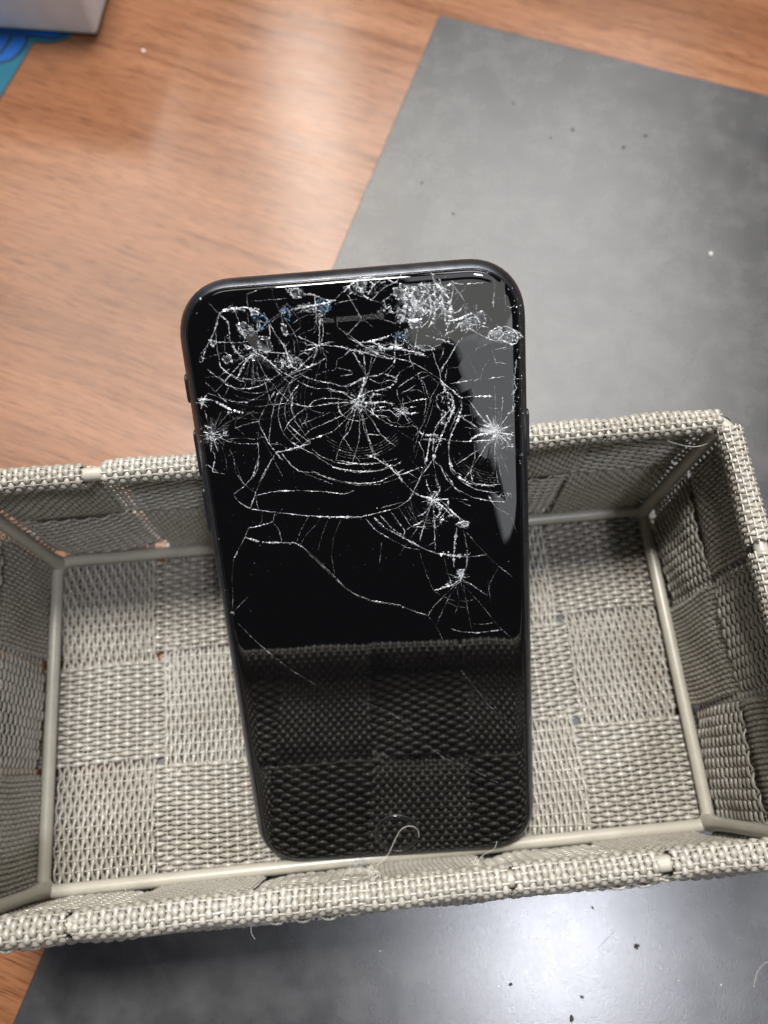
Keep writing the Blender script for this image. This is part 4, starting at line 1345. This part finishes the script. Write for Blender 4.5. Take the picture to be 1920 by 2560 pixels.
flat('base_sheet', [(-160, 214), (-113.8, 216.0), (-112.46, 218.7), (-107.66, 229.86), (-104.5, 237.73), (-102.06, 244.3), (-98.35, 243.57), (-94.41, 243.59), (-91.07, 244.42), (-88.3, 246.2), (-90, 262), (-160, 275)][::-1], TABLE_Z, TABLE_Z + 0.5, M_TEAL)
flat('blue_print', [(-150, 252), (-114.44, 249.28), (-109.58, 248.25), (-104.41, 246.43), (-105.55, 241.59), (-107.32, 238.37), (-110.26, 236.21), (-113.56, 235.59), (-150, 238)], TABLE_Z + 0.4, TABLE_Z + 0.55, M_BLUE)
flat('blue_print', [(-150, 258), (-114.58, 256), (-94, 252), (-92, 247.5), (-94.78, 245.7), (-103.05, 247.6), (-114.49, 250.3), (-150, 255)], TABLE_Z + 0.4, TABLE_Z + 0.56, M_BLUE)
flat('outline_print', stroke([(-104.1, 247.2), (-104.4, 244.4), (-105.2, 241.7), (-106.9, 238.6), (-109.8, 235.9), (-113.6, 235.0), (-125, 236)], [0.55, 0.6, 0.7, 0.75, 0.6, 0.5, 0.5]), TABLE_Z + 0.4, TABLE_Z + 0.60, M_NAVY)
flat('outline_print', stroke([(-109.9, 247.6), (-111.8, 242.93), (-114.2, 238.6)], 0.65), TABLE_Z + 0.4, TABLE_Z + 0.61, M_NAVY)
flat('outline_print', stroke([(-125, 252.0), (-114.47, 249.8), (-103.03, 247.2), (-94.76, 245.2), (-91.5, 246.0), (-89.5, 248)], 0.5), TABLE_Z + 0.4, TABLE_Z + 0.62, M_NAVY)

# ================================================================== lint, hairs, crumbs
def fibre(name, pts, r, label, mat=M_FIBRE, cat='fibre'):
    P = densify(pts, 0.4, False)
    P = smooth_path(P, 14)
    V, F = tube(P, np.linspace(r, r * 0.6, len(P)), 6)
    o = link_mesh(name, np_mesh(name, V, F), mat)
    return tag(o, label, cat)
def on_phone(u, v, w):
    q = PB + PU * u + PV * v + PN * w
    return (q.x, q.y, q.z)
fibre('loose_thread', [on_phone(-7.1, -0.5, 1.5), on_phone(-5.1, 0.4, 1.2), on_phone(-2.4, 2.9, 1.0), on_phone(-0.6, 6.7, 0.6), on_phone(1.0, 9.9, 0.4), on_phone(2.6, 10.9, 0.4), on_phone(4.5, 10.5, 0.3), on_phone(5.6, 8.6, 0.2), on_phone(5.3, 6.8, 0.15)], 0.08,
      'pale looped thread curling up over the home button of the phone', M_FIBRE, 'thread')
def tangle(name, c, spread, n, r, label, mat, normal=(0, 0, 1)):
    VV, FF, b = [], [], 0
    for _ in range(n):
        p = [np.array(c) + rng.normal(0, 1, 3) * spread]
        d = rng.normal(0, 1, 3)
        for k in range(9):
            d = 0.7 * d + rng.normal(0, 0.7, 3); d -= 0.25 * (p[-1] - np.array(c)) / np.mean(spread)
            p.append(p[-1] + d / np.linalg.norm(d) * np.mean(spread) * 0.5)
        V, F = tube(smooth_path(np.array(p), 2), r, 4)
        VV.append(V); FF.append(F + b); b += len(V)
    o = link_mesh(name, np_mesh(name, np.concatenate(VV), np.concatenate(FF)), mat)
    return tag(o, label, 'lint')
tangle('lint_tuft', on_phone(-9.7, 1.2, 0.9), np.array([1.1, 0.6, 0.5]), 46, 0.035, 'grey lint tuft stuck to the bottom edge of the phone', M_LINT)
tangle('frayed_threads', (-1.2, -39.9, 57.2), np.array([0.9, 0.6, 0.6]), 12, 0.05, 'frayed pale threads curling from the front rim below the home button', M_FIBRE)
tangle('frayed_threads', (17.9, -40.2, 55.0), np.array([0.6, 0.5, 0.6]), 8, 0.05, 'small frayed thread knot on the front rim right of the home button', M_FIBRE)
fibre('loose_thread', [(-7.2, -41.4, 50), (-6.3, -39.2, 51), (-4.0, -39.0, 52), (-2.1, -39.2, 55)], 0.05, 'thin hair arching beside the grey lint tuft at the rim', M_FIBRE, 'thread')
fibre('loose_thread', [(19.3, -41.8, 40), (20.3, -40.6, 38), (22.6, -39.9, 35), (24.35, -39.9, 33), (25.0, -38.4, 32)], 0.06, 'thin wavy thread in front of the lower right corner of the phone', M_FIBRE, 'thread')
fibre('loose_thread', [(-47.8, -37.9, 50), (-46.7, -39.2, 52), (-45.1, -40.4, 55), (-43.0, -41.6, 60)], 0.04, 'fine hair lying across the front rim near the left corner', M_FIBRE, 'thread')
fibre('loose_thread', [(-54.8, -38.4, 56), (-54.8, -39.0, 58), (-53.7, -39.6, 59), (-53.0, -40.3, 59.8)], 0.045, 'short bent hair on the front rim at the leftmost strap gap', M_FIBRE, 'thread')
fibre('loose_thread', [(-23.6, -46.2, 54), (-24.2, -47.6, 53), (-24.0, -48.6, 52.5), (-23.4, -49.0, 52)], 0.05, 'short hair hanging below the front rim over the grey mat', M_FIBRE, 'thread')
fibre('loose_thread', [(71.0, 40.5, 53.5), (73.6, 39.8, 52.5), (76.0, 39.2, 52), (78.7, 39.0, 51.8), (81.2, 39.8, 52.4)], 0.14, 'frayed strap end thread under the back rim at the right corner', M_FIBRE, 'thread')
fibre('loose_thread', [(51.1, -67.0, MAT_Z + 0.05), (53.2, -65.5, MAT_Z + 0.05), (55.3, -64.1, MAT_Z + 0.05)], 0.03, 'tiny hair on the mat above the largest dark crumb', M_CRUMB, 'thread')
fibre('loose_thread', [(86.5, -79, MAT_Z + 0.05), (87.6, -76.5, MAT_Z + 0.05), (89.4, -74.6, MAT_Z + 0.05), (92.3, -73.6, MAT_Z + 0.05)], 0.04, 'curved pale hair on the mat at the right picture edge', M_FIBRE, 'thread')

def crumb(name, x, y, s, mat, label, cat='crumb', group=None):
    bm = bmesh.new()
    bmesh.ops.create_icosphere(bm, subdivisions=2, radius=s * MM)
    for v in bm.verts:
        v.co *= random.uniform(0.7, 1.2)
        v.co.z *= 0.5; v.co.x *= 0.75
    o = bm_obj(name, bm, mat, None, True)
    z = MAT_Z if name != 'wood_speck' else TABLE_Z
    o.location = (x * MM, y * MM, (z + s * 0.3) * MM)
    o.rotation_euler = (0, 0, random.uniform(0, 3))
    return tag(o, label, cat, group)
crumb('crumb', 60.2, -67.8, 0.75, M_CRUMB, 'largest dark crumb on the mat below the front rim')
crumb('crumb', 51.0, -58.4, 0.35, M_CRUMB, 'small dark crumb on the mat close under the front rim')
crumb('crumb', 45.0, -77.2, 0.45, M_CRUMB, 'dark crumb low in the bright glare of the mat')
crumb('crumb', 41.8, -81.4, 0.7, M_CRUMB, 'dark oblong crumb at the bottom picture edge')
crumb('crumb', 28.4, -73.0, 0.45, M_CRUMB, 'dark crumb left in the bright glare of the mat')
for x, y, s, lb in [(104.4, 174.9, 1.0, 'dark crumb on the far mat, left one of a close pair'), (113.0, 179.2, 0.9, 'dark crumb on the far mat, right one of a close pair'),
                    (88.2, 184.3, 0.9, 'dark crumb on the far mat left of the close pair of crumbs'), (33.3, 166.3, 0.8, 'dark crumb on the mat close to its left edge'),
                    (80.0, 181.5, 0.7, 'smaller dark crumb in the middle of the far mat'), (69.4, 198.1, 0.8, 'farthest dark crumb on the mat near its top left corner'), (42.3, 152.5, 0.8, 'dark crumb on the mat just behind the top of the phone')]:
    crumb('crumb', x, y, s * 0.6, M_CRUMB, lb, 'crumb', 'dark crumbs on the far mat')
crumb('mat_speck', 124.3, 128.7, 0.8, M_SPECK, 'white speck on the grey mat right of the phone', 'speck')
crumb('wood_speck', -61.6, 236.3, 0.8, M_SPECK, 'white speck on the bare wood near the white box', 'speck')
for x, y, lb in ((-2.2, -62.9, 'tiny pale dust speck on the dark part of the near mat'), (68.8, -75.9, 'tiny pale dust speck right of the largest crumb on the near mat'), (78.8, -77.8, 'tiny pale dust speck near the curved hair on the near mat')):
    crumb('mat_speck', x, y, 0.22, M_SPECK, lb, 'speck', 'dust specks on the near mat')
